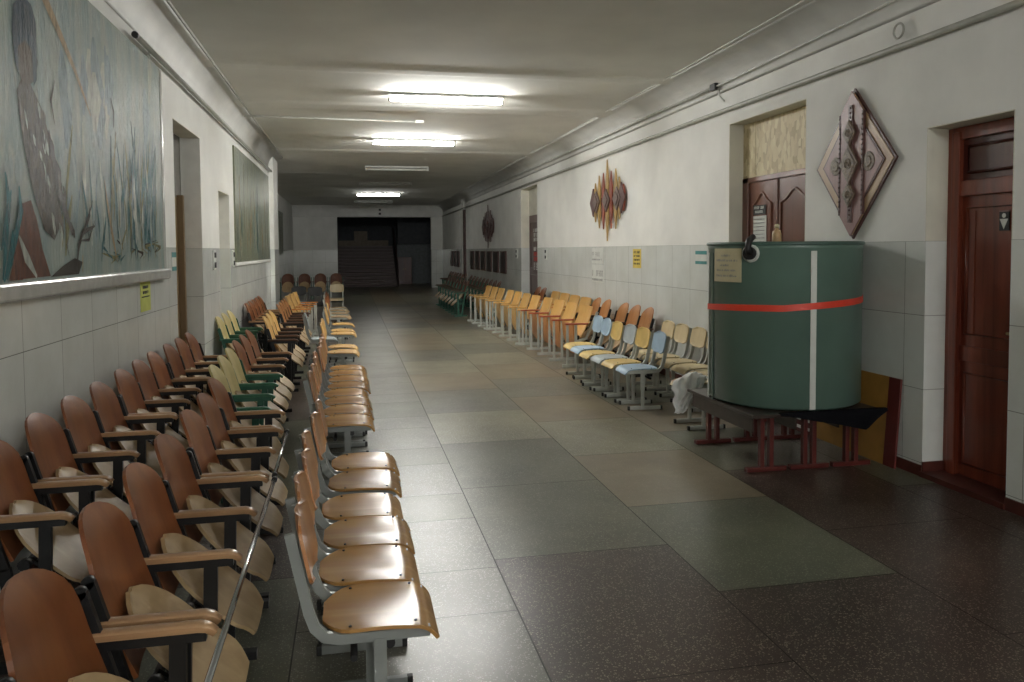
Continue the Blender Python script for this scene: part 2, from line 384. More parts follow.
def wall_x(name, X, depth, segs, openings, y0, y1, ztile, mats, zt=ZC):
    """long wall on plane X running along Y; openings (ya, yb, ztop); thickness goes away from the room by depth (signed)"""
    mb = MB(); ys = sorted(openings); cur = y0
    def slab(a, b, z0, z1):
        if b-a < 1e-4 or z1-z0 < 1e-4: return
        x = sorted((X, X+depth))
        if z0 < ztile < z1:
            mb.mat(mats[0]).box((x[0], a, z0), (x[1], b, ztile)); mb.mat(mats[1]).box((x[0], a, ztile), (x[1], b, z1))
        else: mb.mat(mats[0] if z1 <= ztile else mats[1]).box((x[0], a, z0), (x[1], b, z1))
    for a, b, zt_ in ys:
        slab(cur, a, 0, zt); slab(a, b, zt_, zt); cur = b
    slab(cur, y1, 0, zt)
    return struct(mb, name)
wall_x('wall_right', XR, .5, None, [(3.85, 4.55, 2.34), (5.96, 7.32, 2.80), (15.6, 17.15, 2.90)], YN, YE+.3, TZ, (M['tile'], M['wall']))
wall_x('wall_left', XL, -.45, None, [(7.30, 8.55, 2.72), (9.63, 10.45, 2.27)], YN, 16.4, TZ, (M['tile'], M['wall']))
wall_x('wall_left_recess', -2.25, -.3, None, [], 16.0, YE+.3, TZ, (M['tile'], M['wall']))
p = MB(); p.mat(M['tile']).box((-1.52, 15.5, 0), (-1.42, 16.42, TZ)); p.mat(M['white']).box((-1.52, 15.5, TZ), (-1.42, 16.42, ZC)); struct(p, 'wall_pilaster')
# end wall with the opening to the staircase
e = MB(); XO0, XO1, ZO = -.52, 3.29, 2.93
e.mat(M['tile']).box((-2.3, YE, 0), (XO0, YE+.3, TZ)); e.mat(M['wall']).box((-2.3, YE, TZ), (XO0, YE+.3, ZO))
e.mat(M['tile']).box((XO1, YE, 0), (XR, YE+.3, TZ)); e.mat(M['wall']).box((XO1, YE, TZ), (XR, YE+.3, ZO))
e.mat(M['cornice']).box((-2.3, YE-.12, ZO), (XR, YE+.3, ZC))
struct(e, 'wall_end')
# covings
def cove(name, x0, w, z0, y0, y1):
    mb = MB(); n = 12; A = []
    for k in range(n+1):
        a = PI/2*k/n; x = x0+w*(1-math.cos(a)); z = z0+(ZC-z0)*math.sin(a)
        A.append((mb.bm.verts.new((x, y0, z)), mb.bm.verts.new((x, y1, z))))
    c0, c1 = mb.bm.verts.new((x0, y0, ZC)), mb.bm.verts.new((x0, y1, ZC))
    for p_, q_ in zip(A, A[1:]): mb.face([p_[0], q_[0], q_[1], p_[1]]).smooth = True
    mb.face([A[0][0], A[0][1], c1, c0]); mb.face([A[-1][0], c0, c1, A[-1][1]]); mb.face([c0]+[p_[0] for p_ in A]); mb.face([c1]+[p_[1] for p_ in A])
    struct(mb, name, M['cornice'])
cove('trim_right_coving', XR, -.34, 3.14, YN, YE)
cove('trim_left_coving', XL, .20, 3.14, YN, 16.4)
# plinths
pl = MB()
for a, b in ((YN, 3.85), (4.55, 5.96), (7.32, 15.6), (17.15, YE)): pl.box((XR-.012, a, 0), (XR, b, .075))
struct(pl, 'baseboard_right', M['plinth'])
pl = MB()
for a, b in ((YN, 7.3), (8.55, 9.63), (10.45, 15.5)): pl.box((XL, a, 0), (XL+.012, b, .075))
struct(pl, 'baseboard_left', M['plinth'])
# reveals' back walls so no opening looks into nothing
bk = MB(); bk.box((4.2, 3.7, 0), (4.26, 17.4, 3.1)); struct(bk, 'wall_behind_right_doors', M['stairwall_shade'])
# reveal linings with small tiles, painted threshold
rv = MB()
def reveal_r(a, b, zt, depth=.19):
    for y0, y1 in ((b, b-.006), (a, a+.006)):
        lo, hi = min(y0, y1), max(y0, y1)
        rv.mat(M['tile_small']).box((XR-.001, lo, 0), (XR+depth, hi, TZ)); rv.mat(M['reveal']).box((XR-.001, lo, TZ), (XR+depth, hi, zt))
    rv.mat(M['reveal']).box((XR-.001, a, zt-.006), (XR+depth, b, zt))
reveal_r(3.85, 4.55, 2.34); reveal_r(5.96, 7.32, 2.80); reveal_r(15.6, 17.15, 2.90)
rv.mat(M['plinth']).box((XR-.02, 3.85, .0), (XR+.19, 4.55, .035))
rv.mat(M['plinth']).box((XR-.001, 4.535, 0), (XR+.19, 4.55, .10))
struct(rv, 'trim_right_reveals')
rv = MB()
def reveal_l(a, b, zt, depth=.17):
    for lo, hi in ((b-.006, b), (a, a+.006)):
        rv.mat(M['tile_small']).box((XL-depth, lo, 0), (XL+.001, hi, TZ)); rv.mat(M['white']).box((XL-depth, lo, TZ), (XL+.001, hi, zt))
    rv.mat(M['reveal']).box((XL-depth, a, zt-.006), (XL+.001, b, zt))
reveal_l(7.30, 8.55, 2.72); reveal_l(9.63, 10.45, 2.27)
struct(rv, 'trim_left_reveals')

# staircase hall beyond the opening
st = MB()
st.mat(M['stairwall_shade'])
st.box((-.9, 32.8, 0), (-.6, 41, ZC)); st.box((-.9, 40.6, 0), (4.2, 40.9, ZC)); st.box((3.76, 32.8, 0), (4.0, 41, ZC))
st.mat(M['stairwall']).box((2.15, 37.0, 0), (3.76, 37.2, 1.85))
st.mat(M['stairwall_shade']).box((2.15, 36.6, 1.85), (3.76, 37.2, ZC))  # upper part is unlit; its shade is painted in as a darker colour
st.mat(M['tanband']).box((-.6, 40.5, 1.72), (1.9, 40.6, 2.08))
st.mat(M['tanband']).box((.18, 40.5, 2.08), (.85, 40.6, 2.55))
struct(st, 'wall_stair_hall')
stt = thing('staircase', (.75, 34, 0)); tag(stt, 'dark red staircase beyond the wide opening at the corridor end', 'staircase')
f_ = MB()
for i in range(12): f_.box((-1.33, i*.32, 0), (1.2, i*.32+.34 if i < 11 else 6.45, .148*(i+1)-.03))
f_.build('flight', M['stair_dk'] if 'stair_dk' in M else M['stair'], stt)
for i in range(12):
    t_ = MB(); t_.box((-1.33, i*.32-.02, .148*(i+1)-.03), (1.2, i*.32+.34, .148*(i+1)), .006); t_.build('tread', plain('tread_stone', (.12, .075, .065), .4) if i == 0 else bpy.data.materials['tread_stone'], stt)
r_ = MB(); r_.tube([(1.24, -.1, .02), (1.24, -.1, .9), (1.24, 3.7, 2.65)], .03, 8); r_.build('handrail', M['stair'], stt)
for i in range(9):
    b_ = MB(); b_.tube([(1.22, .1+i*.42, .05+i*.194), (1.22, .1+i*.42, .96+i*.194)], .012, 6); b_.build('baluster', M['black'], stt)
# low cabinet by the stair
cbn = thing('wooden_cabinet', (2.42, 36.7, 0)); tag(cbn, 'dark red wooden cabinet standing right of the far staircase', 'cabinet')
b_ = MB(); b_.box((-.36, -.25, 0), (.36, .25, 1.25), .01); b_.build('body', M['mahog_dk'], cbn)
for s in (-1, 1):
    d_ = MB(); d_.box((min(s*.34, s*.01), -.27, .06), (max(s*.34, s*.01), -.25, 1.2), .006); d = d_.build('door', M['mahog_dk'], cbn)
    k_ = MB(); k_.lathe([(.015, -.29), (.015, -.27)], (s*.05, 0, .7), 10, 'y'); k_.build('knob', M['brass'], d)

# ------------------------------------------------------------------ lamps
def lamp(y, xc, lit, label, half=.69, mt='lamp'):
    t = thing('fluorescent_lamp', (xc, y, ZC)); tag(t, label, 'ceiling lamp', 'ceiling lamps')
    h = MB(); h.box((-half, -.075, -.035), (half, .075, 0), .006); h.build('housing', M['fixture'], t)
    d = MB(); d.tube([(-half+.03, 0, -.066), (half-.03, 0, -.066)], .026, 12); d.build('tube', M[mt] if lit else M['deadtube'], t)
    for s in (-1, 1):
        c = MB(); c.box((min(s*half, s*(half-.03)), -.03, -.095), (max(s*half, s*(half-.03)), .03, -.035), .004); c.build('end_cap', M['fixture'], t)
lamp(9.36, 1.15, True, 'lit fluorescent ceiling lamp, the biggest and nearest in the corridor')
lamp(13.17, 1.06, True, 'lit fluorescent ceiling lamp, second along the corridor ceiling')
lamp(17.42, 1.03, False, 'unlit white fluorescent lamp just beyond the two bright lamps')
lamp(21.4, .95, False, 'unlit lamp just before the far lit ceiling lamp')
lamp(25.4, .9, True, 'lit fluorescent lamp far down the corridor ceiling', mt='lamp_dim')
lamp(-1.2, 2.0, True, 'unseen lit fluorescent ceiling lamp added behind the camera position', mt='lamp_mid')  # out of view, added to brighten the tank and near walls
lamp(-5.2, 2.0, True, 'unseen lit fluorescent ceiling lamp added far behind the camera position')  # second added lamp out of view, more fill from behind
lamp(29.2, .85, False, 'unlit lamp nearest the end wall beam')

# pipes, cables on ceiling and walls
def cable(name, pts, r, m, label, cat='cable'):
    o = MB(); o.tube(pts, r, 8); return tag(o.build(name, m), label, cat)
cable('wall_pipe', [(XR-.025, YN, 2.92), (XR-.025, 4.5, 2.93), (XR-.025, 8, 2.95), (XR-.025, YE-.15, 2.96)], .024, M['pipe'], 'long painted pipe running along the right wall above the doors', 'pipe')
cable('ceiling_cable', [(XR-.05, YN, 3.30), (XR-.05, 3, 3.28), (XR-.055, 5, 3.25), (XR-.05, 7.5, 3.215)], .009, M['wire'], 'thin cable along upper right wall running to the dark socket', 'cable')
cable('conduit_tube', [(XR-.05, 7.62, 3.215), (XR-.055, 12, 3.225), (XR-.05, 24, 3.24)], .015, M['wire'], 'white conduit tube on upper right wall beyond the dark socket', 'conduit')
cable('ceiling_wire', [(XR-.42, YN, ZC-.006), (XR-.42, 5, ZC-.006), (XR-.38, 8, ZC-.006), (XR-.36, 14, ZC-.006), (XR-.36, 26, ZC-.006)], .007, M['wire'], 'thin white wire along ceiling edge on the right', 'wire')
cable('conduit_tube', [(XL+.12, 11.1, ZC-.022), (.93, 11.25, ZC-.022)], .012, M['wire'], 'white conduit crossing the ceiling from the left wall', 'conduit')
o = MB(); o.box((.93, 11.2, ZC-.04), (1.05, 11.3, ZC), .006); tag(o.build('junction_box', M['white']), 'small white junction box at end of the ceiling conduit', 'junction box')
o = MB(); o.box((XR-.075, 7.5, 3.18), (XR-.035, 7.62, 3.25), .006); tag(o.build('socket_box', M['black']), 'small dark socket box on upper right wall at conduit end', 'socket')
hk = MB(); hk.tube([(XR-.04, 7.46, 3.17), (XR-.06, 7.44, 3.12), (XR-.04, 7.42, 3.08), (XR-.002, 7.43, 3.05)], .008, 6); tag(hk.build('cable_hook', M['wire']), 'short curled cable end hanging below the dark socket', 'cable')
o = MB(); o.tube([(XR-.035, 4.8+.05*math.cos(a*PI/8), 3.04+.05*math.sin(a*PI/8)) for a in range(16)], .008, 6, True); tag(o.build('wall_ring', M['pipe']), 'small metal ring bracket on upper right wall over the diamond', 'ring')
o = MB(); o.tube([(XL+.05, 5.96, 3.07), (XL+.05, 16.3, 3.07)], .02, 10); lp = o.build('wall_pipe', M['pipe']); tag(lp, 'long pipe along the left wall above the murals', 'pipe')
o = MB(); o.tube([(XL+.05, 5.93, 3.07), (XL+.05, 5.965, 3.07)], .023, 10); o.build('end_cap', M['black'], lp)
cable('ceiling_wire', [(XL+.22, YN, ZC-.012), (XL+.22, 6, ZC-.012), (XL+.22, 16, ZC-.012)], .012, M['pipe'], 'thin dark wire along the ceiling edge on the left', 'wire')
o = MB(); o.box((1.15, YE-.16, 3.18), (1.24, YE-.12, 3.26)); o.box((1.15, YE-.16, 3.02), (1.24, YE-.12, 3.10)); tag(o.build('beam_sensor', M['black']), 'pair of small dark boxes on end wall beam', 'sensor')

# ------------------------------------------------------------------ murals
def ribbon(mb, pts, w, lay, X, m):     # paint stroke on the wall panel, in (Y, Z) metres
    mb.mat(m); n = len(pts); x = X+lay*.0008
    L_, R_ = [], []
    for i, (a, b) in enumerate(pts):
        a0, b0 = pts[max(i-1, 0)]; a1, b1 = pts[min(i+1, n-1)]
        d = Vector((a1-a0, b1-b0, 0)).normalized(); ww = w[i] if isinstance(w, (list, tuple)) else w*(1-.75*abs(2*i/(n-1)-1)**2)
        L_.append(mb.bm.verts.new((x, a-d.y*ww, b+d.x*ww))); R_.append(mb.bm.verts.new((x, a+d.y*ww, b-d.x*ww)))
    for i in range(n-1): mb.face([L_[i], L_[i+1], R_[i+1], R_[i]])
XM = XL+.025
def W_(pts): return [on_wall(x, y, XM) for x, y in pts]
mu = thing('wall_mural', (0, 0, 0)); tag(mu, 'glossy painted wall mural of a hooded angler in a marsh, on near left wall', 'mural')
mb = MB(); mb.face_x = XM-.001; mb.mat(M['mural1']).box((XL, 2.2, 1.42), (XM, 6.74, 3.02))
rr = random.Random(3)
for i in range(110):   # vertical reeds at the right part and scattered strokes
    x = rr.choice([rr.uniform(118, 156), rr.uniform(128, 156), rr.uniform(60, 156)]); y1 = rr.uniform(215, 262); y0 = y1-rr.uniform(25, 105)
    dx = rr.uniform(-8, 8); mm = rr.choice([PM['teal'], PM['pale'], PM['olive'], PM['sky'], PM['teal']])
    P = W_([(x, y1), (x+dx*.2, y1*.6+y0*.4), (x+dx*.6, y1*.3+y0*.7), (x+dx, y0)]); ribbon(mb, P, rr.uniform(.010, .026), 1+i*.02, XM, mm)
for i in range(16):   # foot leaves
    x = rr.uniform(100, 158); y1 = rr.uniform(250, 266); P = W_([(x, y1), (x+rr.uniform(-6, 6), y1-5), (x+rr.uniform(-10, 10), y1-10)]); ribbon(mb, P, rr.uniform(.008, .014), 2.5+i*.02, XM, rr.choice([PM['teal'], PM['twig'], PM['olive']]))
for i in range(14):   # upper sky streaks
    x = rr.uniform(60, 150); y0 = rr.uniform(20, 100); P = W_([(x, y0), (x+2, y0+25), (x+1, y0+60)]); ribbon(mb, P, rr.uniform(.05, .12), .5+i*.02, XM, rr.choice([PM['sky'], PM['sky'], PM['pale']]))
# angler in hood and mottled coat
def blob(pts, m, lay):
    mb.mat(m); P = W_(pts); vs = [mb.bm.verts.new((XM+lay*.0008, a, b)) for a, b in P]; mb.face(vs)
blob([(22, 75), (30, 84), (42, 110), (52, 150), (58, 195), (62, 222), (54, 240), (44, 230), (36, 205), (30, 180), (24, 150), (18, 110), (16, 90)], PM['coat'], 3.2)
for i in range(60):
    y = rr.uniform(95, 225); xc = 20+(y-85)*.26; x = rr.uniform(xc-4, xc+17); P = W_([(x, y), (x+1.5, y+6), (x+2.5, y+rr.uniform(10, 20))]); ribbon(mb, P, rr.uniform(.008, .022), 3.4+i*.01, XM, rr.choice([PM['coat2'], PM['pale'], PM['coat2'], PM['face']]))
blob([(16, 45), (24, 40), (34, 46), (37, 62), (35, 80), (27, 86), (20, 78), (16, 62)], PM['face'], 4.2)
blob([(12, 4), (20, -6), (30, 4), (35, 22), (36, 48), (36, 80), (33, 86), (31, 50), (24, 40), (17, 46), (18, 76), (14, 60), (11, 30)], PM['hood'], 4.4)
ribbon(mb, W_([(48, 130), (54, 165), (58, 190), (66, 215), (72, 235)]), .035, 4.7, XM, PM['coat2'])
ribbon(mb, W_([(70, 222), (73, 232), (74, 238)]), .02, 4.8, XM, PM['twig'])
ribbon(mb, W_([(42, -6), (60, 36), (74, 70), (84, 98), (90, 116)]), [.035, .028, .02, .012, .006], 4.9, XM, PM['rod'])
ribbon(mb, W_([(104, 180), (108, 210), (113, 240), (117, 262)]), .02, 3.0, XM, PM['rod'])
blob([(14, 280), (12, 240), (20, 204), (30, 200), (36, 220), (42, 250), (50, 276)], PM['rust'], 5.0)
blob([(8, 281), (14, 255), (22, 240), (22, 280)], PM['rust'], 5.05)
ribbon(mb, W_([(18, 236), (26, 258), (36, 277)]), .03, 5.2, XM, PM['pale'])
for lq, pts in enumerate(([(2, 280), (5, 240), (8, 200), (4, 172)], [(6, 280), (14, 240), (20, 210), (18, 186)], [(0, 250), (6, 220), (10, 190)], [(3, 282), (9, 262), (12, 230)])): ribbon(mb, W_(pts), .026, 5.7+.15*lq, XM, PM['teal'])
blob([(50, 277), (62, 266), (74, 258), (82, 262), (78, 274)], PM['twig'], 5.3)
for lq, (pts, w) in enumerate((([(76, 266), (78, 245), (82, 232), (94, 226)], .02), ([(79, 242), (86, 222), (92, 200)], .012), ([(80, 240), (88, 240), (94, 220)], .01), ([(68, 256), (66, 245), (68, 235)], .008), ([(84, 234), (89, 215), (88, 205)], .008))): ribbon(mb, W_(pts), w, 6.5+.12*lq, XM, PM['twig'])
ribbon(mb, W_([(82, 272), (82, 255)]), .02, 5.5, XM, PM['rod'])
for pts in ([(54, 80), (50, 100), (54, 125)], [(110, 98), (113, 112), (113, 128)], [(62, 185), (64, 200), (62, 215)], [(128, 198), (131, 180), (129, 160)]): ribbon(mb, W_(pts), .012, 5.0, XM, PM['twig'])
mb.build('panel', None, mu)
f_ = MB(); f_.box((XL, 2.2, 1.335), (XL+.05, 6.86, 1.42), .014); f_.box((XL, 6.74, 1.42), (XL+.03, 6.80, 3.02), .006); f_.build('frame_ledge', M['ledge'], mu)
# second mural
XM2 = XL+.02
mu2 = thing('wall_mural', (0, 0, 0)); tag(mu2, 'olive painted mural of tree trunks on left wall beyond the doorways', 'mural')
mb = MB(); mb.face_x = XM2-.001; mb.mat(M['mural2']).box((XL, 10.85, 1.41), (XM2, 15.25, 2.95)); rr = random.Random(9)
for i in range(34):
    y = rr.uniform(10.95, 15.1); z0 = rr.uniform(1.43, 1.6); z1 = rr.uniform(2.1, 2.9); P = [(y, z0), (y+rr.uniform(-.06, .06), z0*.6+z1*.4), (y+rr.uniform(-.1, .1), z1)]
    ribbon(mb, P, rr.uniform(.02, .06), 1+i*.02, XM2, rr.choice([PM['olive'], PM['pale'], PM['coat2'], PM['rod'], PM['teal'], PM['twig']]))
mb.build('panel', None, mu2)
f_ = MB(); f_.box((XL, 10.8, 1.36), (XL+.03, 15.3, 1.41), .008); f_.build('frame_ledge', M['white'], mu2)
mu3 = thing('wall_mural', (0, 0, 0)); tag(mu3, 'dark painted mural in the recess beyond the white pilaster', 'mural')
mb = MB(); mb.face_x = -2.226; mb.mat(M['mural2']).box((-2.25, 18.5, 1.45), (-2.225, 27.5, 2.85))
for i in range(14):
    y = rr.uniform(18.8, 27.2); P = [(y, 1.5), (y+.1, 2.0), (y+rr.uniform(-.2, .2), 2.7)]; ribbon(mb, P, rr.uniform(.04, .12), 1+i*.02, -2.225, rr.choice([PM['olive'], PM['coat2'], PM['twig']]))
mb.build('panel', None, mu3)

# ------------------------------------------------------------------ doors
def rail_panel(mb, x, y0, y1, z0, z1, d=.012, arch=0):
    """raised molding outline on a door leaf facing -X"""
    pts = [(x, y0, z0), (x, y1, z0), (x, y1, z1)]
    if arch:
        for k in range(1, 24):
            t = k/24; yy = y1+(y0-y1)*t; pts.append((x, yy, z1+arch*(math.sin(PI*t)**1.6 - .18*math.sin(3*PI*t)*math.sin(PI*t))))
    pts.append((x, y0, z1))
    mb.tube(pts, d, 6, True)
# WC door
dr = thing('door_1', (XR+.19, 4.2, 0)); dr['kind'] = 'structure'; dr['label'] = 'dark red wooden toilet door in the right wall recess'
def loc_box(mb, lo, hi, bev=.004): return mb.box(lo, hi, bev)
fr = MB(); loc_box(fr, (-.03, .245, .03), (.05, .35, 2.33)); loc_box(fr, (-.03, -.35, .03), (.05, -.30, 2.33)); loc_box(fr, (-.03, -.30, 2.25), (.05, .245, 2.33)); loc_box(fr, (-.03, -.30, 1.88), (.05, .245, 1.98)); fr.box((-.045, .235, .03), (-.02, .30, 2.3), .006); fr.build('frame', M['mahog'], dr)
fr = MB(); fr.box((.0, -.30, 1.98), (.03, .245, 2.25)); rail_panel(fr, 0, -.25, .2, 2.03, 2.2); fr.build('transom', M['mahog_dk'], dr)
lf = MB(); lf.box((.0, -.30, .035), (.04, .245, 1.88), .003); rail_panel(lf, 0, -.26, .2, .12, .72, .012); rail_panel(lf, 0, -.26, .2, .98, 1.80, .012)
lf.box((-.012, -.30, .80), (.0, .245, .90), .004); lf.box((-.006, .13, .98), (.0, .17, 1.78)); leaf = lf.build('leaf', M['mahog'], dr)
hn = MB(); hn.box((-.012, -.285, .9), (0, -.255, 1.1), .003); hn.tube([(-.02, -.27, 1.02), (-.05, -.27, 1.02), (-.05, -.18, 1.02)], .009, 8); hn.build('handle', M['brass'], leaf)
# wc sign on the door
sg = thing('toilet_sign', (XR+.186, 4.10, 1.705)); tag(sg, 'small black toilet sign with white figure on the red door', 'sign')
b_ = MB(); b_.box((-.006, -.055, -.085), (.002, .055, .085), .002); b_.build('plate', M['ink'], sg)
b_ = MB(); b_.lathe([(.021, -.0082), (.021, -.0058)], (0, 0, .052), 20, 'x'); b_.prism([(-.0058, -.046, .022), (-.0058, .046, .022), (-.0058, 0, -.072)], (-.0024, 0, 0)); b_.build('figure', M['white'], sg)
b_ = MB(); b_.box((-.008, -.055, .088), (.002, .055, .098)); b_.build('top_strip', M['pink'], sg)
sg.scale = (1, .68, .68)
# double door with OSB above
dr = thing('door_2', (XR+.165, 6.665, 0)); dr['kind'] = 'structure'; dr['label'] = 'brown double door with boarded transom behind green tank'
fr = MB(); fr.box((-.01, -.70, 2.25), (.04, .41, 2.79)); fr.box((-.012, .415, 2.25), (.04, .655, 2.79)); fr.build('transom_board', M['osb'], dr)
fr = MB(); fr.box((-.02, .54, .0), (.05, .655, 2.25), .004); fr.box((-.02, -.70, .0), (.05, -.60, 2.25), .004); fr.box((-.02, -.70, 2.2), (.05, .655, 2.25), .004); fr.build('frame', M['doorbrown'], dr)
for y0, y1 in ((.04, .54), (-.60, .03)):
    lf = MB(); lf.box((.0, y0, .02), (.04, y1, 2.2), .003)
    a, b = y0+.08, y1-.08
    rail_panel(lf, -.002, a, b, .15, .85, .014); rail_panel(lf, -.002, a, b, 1.0, 1.98, .014, .09); lf.build('leaf', M['doorbrown'], dr)
fr = MB(); fr.box((-.014, .0, .02), (.01, .06, 2.2), .006); fr.build('meeting_strip', M['doorbrown'], dr)
def scribble(mb, x, y0, y1, z, h, words, rnd, th=.0009, sgn=-1, axis='x'):
    """one line of illegible small print facing -X (axis x): letter-like strokes from y0 to y1"""
    n = max(3, int(abs(y1-y0)/(h*.72))); st = (y1-y0)/n
    gaps = set(rnd.sample(range(1, n-1), min(words-1, max(0, n-2)))) if n > 3 else set()
    for i in range(n):
        if i in gaps: continue
        a = y0+st*i; w = st*.7
        kind = rnd.randint(0, 3); xs = (x, x+sgn*th)
        def bx(u0, u1, v0, v1):
            ya, yb = sorted((a+w*u0, a+w*u1)); mb.box((min(xs), ya, z+h*v0), (max(xs), yb, z+h*v1))
        bx(0, .25, 0, 1)
        if kind != 1: bx(.7, 1, 0, 1)
        if kind in (0, 1): bx(.2, .9, .8, 1)
        if kind in (1, 2): bx(.2, .9, .4, .6)
        if kind == 3: bx(.2, .9, 0, .2)
def poster(name, X, y0, y1, z0, z1, m, lines, label, cat='notice', ink=None, th=.004, face=-1):
    t = thing(name, (X, (y0+y1)/2, (z0+z1)/2)); tag(t, label, cat)
    hy, hz = abs(y1-y0)/2, abs(z1-z0)/2
    b = MB(); b.box((min(0, face*th), -hy, -hz), (max(0, face*th), hy, hz)); b.build('sheet', m, t)
    rnd = random.Random(len(label))
    for (u0, u1, v, h, wd) in lines:
        k = MB(); scribble(k, face*th, hy*(1-2*u0) if face < 0 else -hy*(1-2*u0), hy*(1-2*u1) if face < 0 else -hy*(1-2*u1), hz*(1-2*v)-h*hz*2, h*hz*2, wd, rnd, .0012, face)
        k.build('text_line', ink or M['ink'], t)
    return t
poster('door_plate', XR+.161, 6.88, 7.13, 1.875, 1.97, M['ink'], [(.12, .88, .12, .28, 2), (.2, .8, .55, .25, 1)], 'black door plate with white print on the brown double door', 'sign', M['wpaper'])
poster('paper_notice', XR+.161, 6.87, 7.14, 1.50, 1.865, M['wpaper'], [(.1, .9, .08+.1*i, .022, 3) for i in range(8)], 'white paper notice below the black plate on brown door', 'notice', M['ink2'])
# far right door
dr = thing('door_3', (XR+.19, 16.38, 0)); dr['kind'] = 'structure'; dr['label'] = 'dark brown door with cream transom far along right wall'
fr = MB(); fr.box((-.01, -.77, 2.31), (.03, .77, 2.89)); fr.build('transom_board', M['reveal'], dr)
lf = MB(); lf.box((-.005, -.77, .02), (.04, .77, 2.31), .004); rail_panel(lf, -.006, -.6, .6, .2, 1.0, .014); rail_panel(lf, -.006, -.6, .6, 1.15, 2.15, .014); lf.build('leaf', M['mahog_dk'], dr)
t = thing('door_sign', (XR+.184, 16.5, 1.55)); tag(t, 'tall narrow sign with red and white print on the far brown door', 'sign')
b_ = MB(); b_.box((-.003, -.25, -.5), (0, .25, .6)); b_.build('plate', M['carve'], t)
rnd = random.Random(2)
for z in (.38, .28, .18, -.02, -.36, -.44): k = MB(); scribble(k, -.003, .2, -.2, z, .08, 2, rnd, .002); k.build('text_line', M['wpaper'], t)
for z in (-.14, -.25): k = MB(); scribble(k, -.003, .2, -.2, z, .09, 1, rnd, .002); k.build('red_text_line', M['redink'], t)
# left doors
dr = thing('door_4', (XL-.19, 7.92, 0)); dr['kind'] = 'structure'; dr['label'] = 'tan door in first left wall recess'
lf = MB(); lf.box((-.03, -.62, 0), (.0, .62, 2.1), .003); lf.build('leaf', M['tandoor'], dr)
lf = MB(); lf.box((-.03, -.62, 2.1), (0, .62, 2.72)); lf.build('transom', M['dgrey'], dr)
lf = MB(); lf.box((-.02, .40, 0), (.06, .46, 2.12), .006); lf.box((-.02, -.62, 0), (.06, -.56, 2.12), .006); lf.build('frame', M['tandoor'], dr)
dr = thing('door_5', (XL-.19, 10.04, 0)); dr['kind'] = 'structure'; dr['label'] = 'pale door in second left wall recess'
lf = MB(); lf.box((-.03, -.41, 0), (0, .41, 2.27), .003); lf.box((0, -.3, 1.1), (.01, .3, 2.0), .003); lf.build('leaf', M['reveal'], dr)

# ------------------------------------------------------------------ small signs on walls
L5 = [(.12, .88, .1, .13, 2), (.12, .88, .32, .1, 2), (.12, .88, .52, .1, 1), (.12, .88, .72, .1, 2)]
poster('wall_notice', XR, 11.32, 11.9, 1.33, 1.57, M['wpaper'], [(.02, .7, .25, .3, 2), (.02, .85, .7, .1, 3)], 'white notice with grey print on tiles, upper of two', 'notice', M['ink2'])
poster('wall_notice', XR, 11.30, 11.9, 1.04, 1.31, M['wpaper'], [(.02, .95, .32, .34, 3), (.02, .9, .8, .12, 3)], 'white notice with dark band of print on tiles, lower of two', 'notice', M['ink2'])
poster('yellow_sign', XR, 9.76, 10.06, 1.295, 1.55, M['ypaper'], L5, 'small yellow sign on the right wall tiles', 'sign')
def frame_sign(X, y0, y1, z0, z1, label, face=-1):
    t = thing('teal_sign', (X, (y0+y1)/2, (z0+z1)/2)); tag(t, label, 'sign')
    hy, hz = (y1-y0)/2, (z1-z0)/2
    b = MB(); b.box((min(0, face*.004), -hy, -hz), (max(0, face*.004), hy, hz)); b.build('plate', M['wpaper'], t)
    b = MB(); x0, x1 = sorted((face*.004, face*.006))
    b.box((x0, -hy, hz*.45), (x1, hy, hz)); b.box((x0, -hy, -hz), (x1, hy, -hz*.55)); b.build('bands', M['teal'], t)
frame_sign(XR, 7.81, 8.09, 1.38, 1.525, 'small white sign with teal bands on tiles left of green tank')
frame_sign(XL, 7.12, 7.28, 1.39, 1.55, 'small white sign with teal bands beside first left doorway', 1)
def switch(X, y, z, label, face=-1):
    t = thing('light_switch', (X, y, z)); tag(t, label, 'switch')
    b = MB(); b.box((min(0, face*.02), -.06, -.11), (max(0, face*.02), .06, .11), .006); b.build('plate', M['wpaper'], t)
    for s in (-1, 1):
        k = MB(); k.box((min(face*.02, face*.032), -.035, s*.055-.03), (max(face*.02, face*.032), .035, s*.055+.03), .004); k.build('rocker', M['ink'], t)
switch(XR, 14.85, 1.46, 'double dark switch on tiles right of the far brown door')
switch(XL, 9.18, 1.46, 'double dark switch between the two left doorways', 1)
switch(XL, 10.62, 1.46, 'double dark switch just before the olive mural', 1)
switch(XR, 17.6, 1.46, 'double dark switch beyond the far brown door')
poster('lime_sign', XL, 6.08, 6.36, 1.115, 1.33, M['lime'], [(.2, .8, .12, .1, 1), (.2, .8, .3, .1, 1), (.1, .9, .48, .04, 1)], 'lime yellow sign on tiles below the near mural corner', 'sign', None, .004, 1)
for i in range(6):
    t = thing('picture_plate', (XR, 19.2+i*1.02, 1.24)); tag(t, 'dark tall picture plate on far right wall tiles, %s from near end' % ORD[i], 'picture', 'dark picture plates')
    b = MB(); b.box((-.03, -.36, -.28), (0, .36, .28), .006); b.build('frame', M['carve'], t); b = MB(); b.box((-.034, -.31, -.24), (-.03, .31, .24)); b.build('picture', M['darkplate'], t)
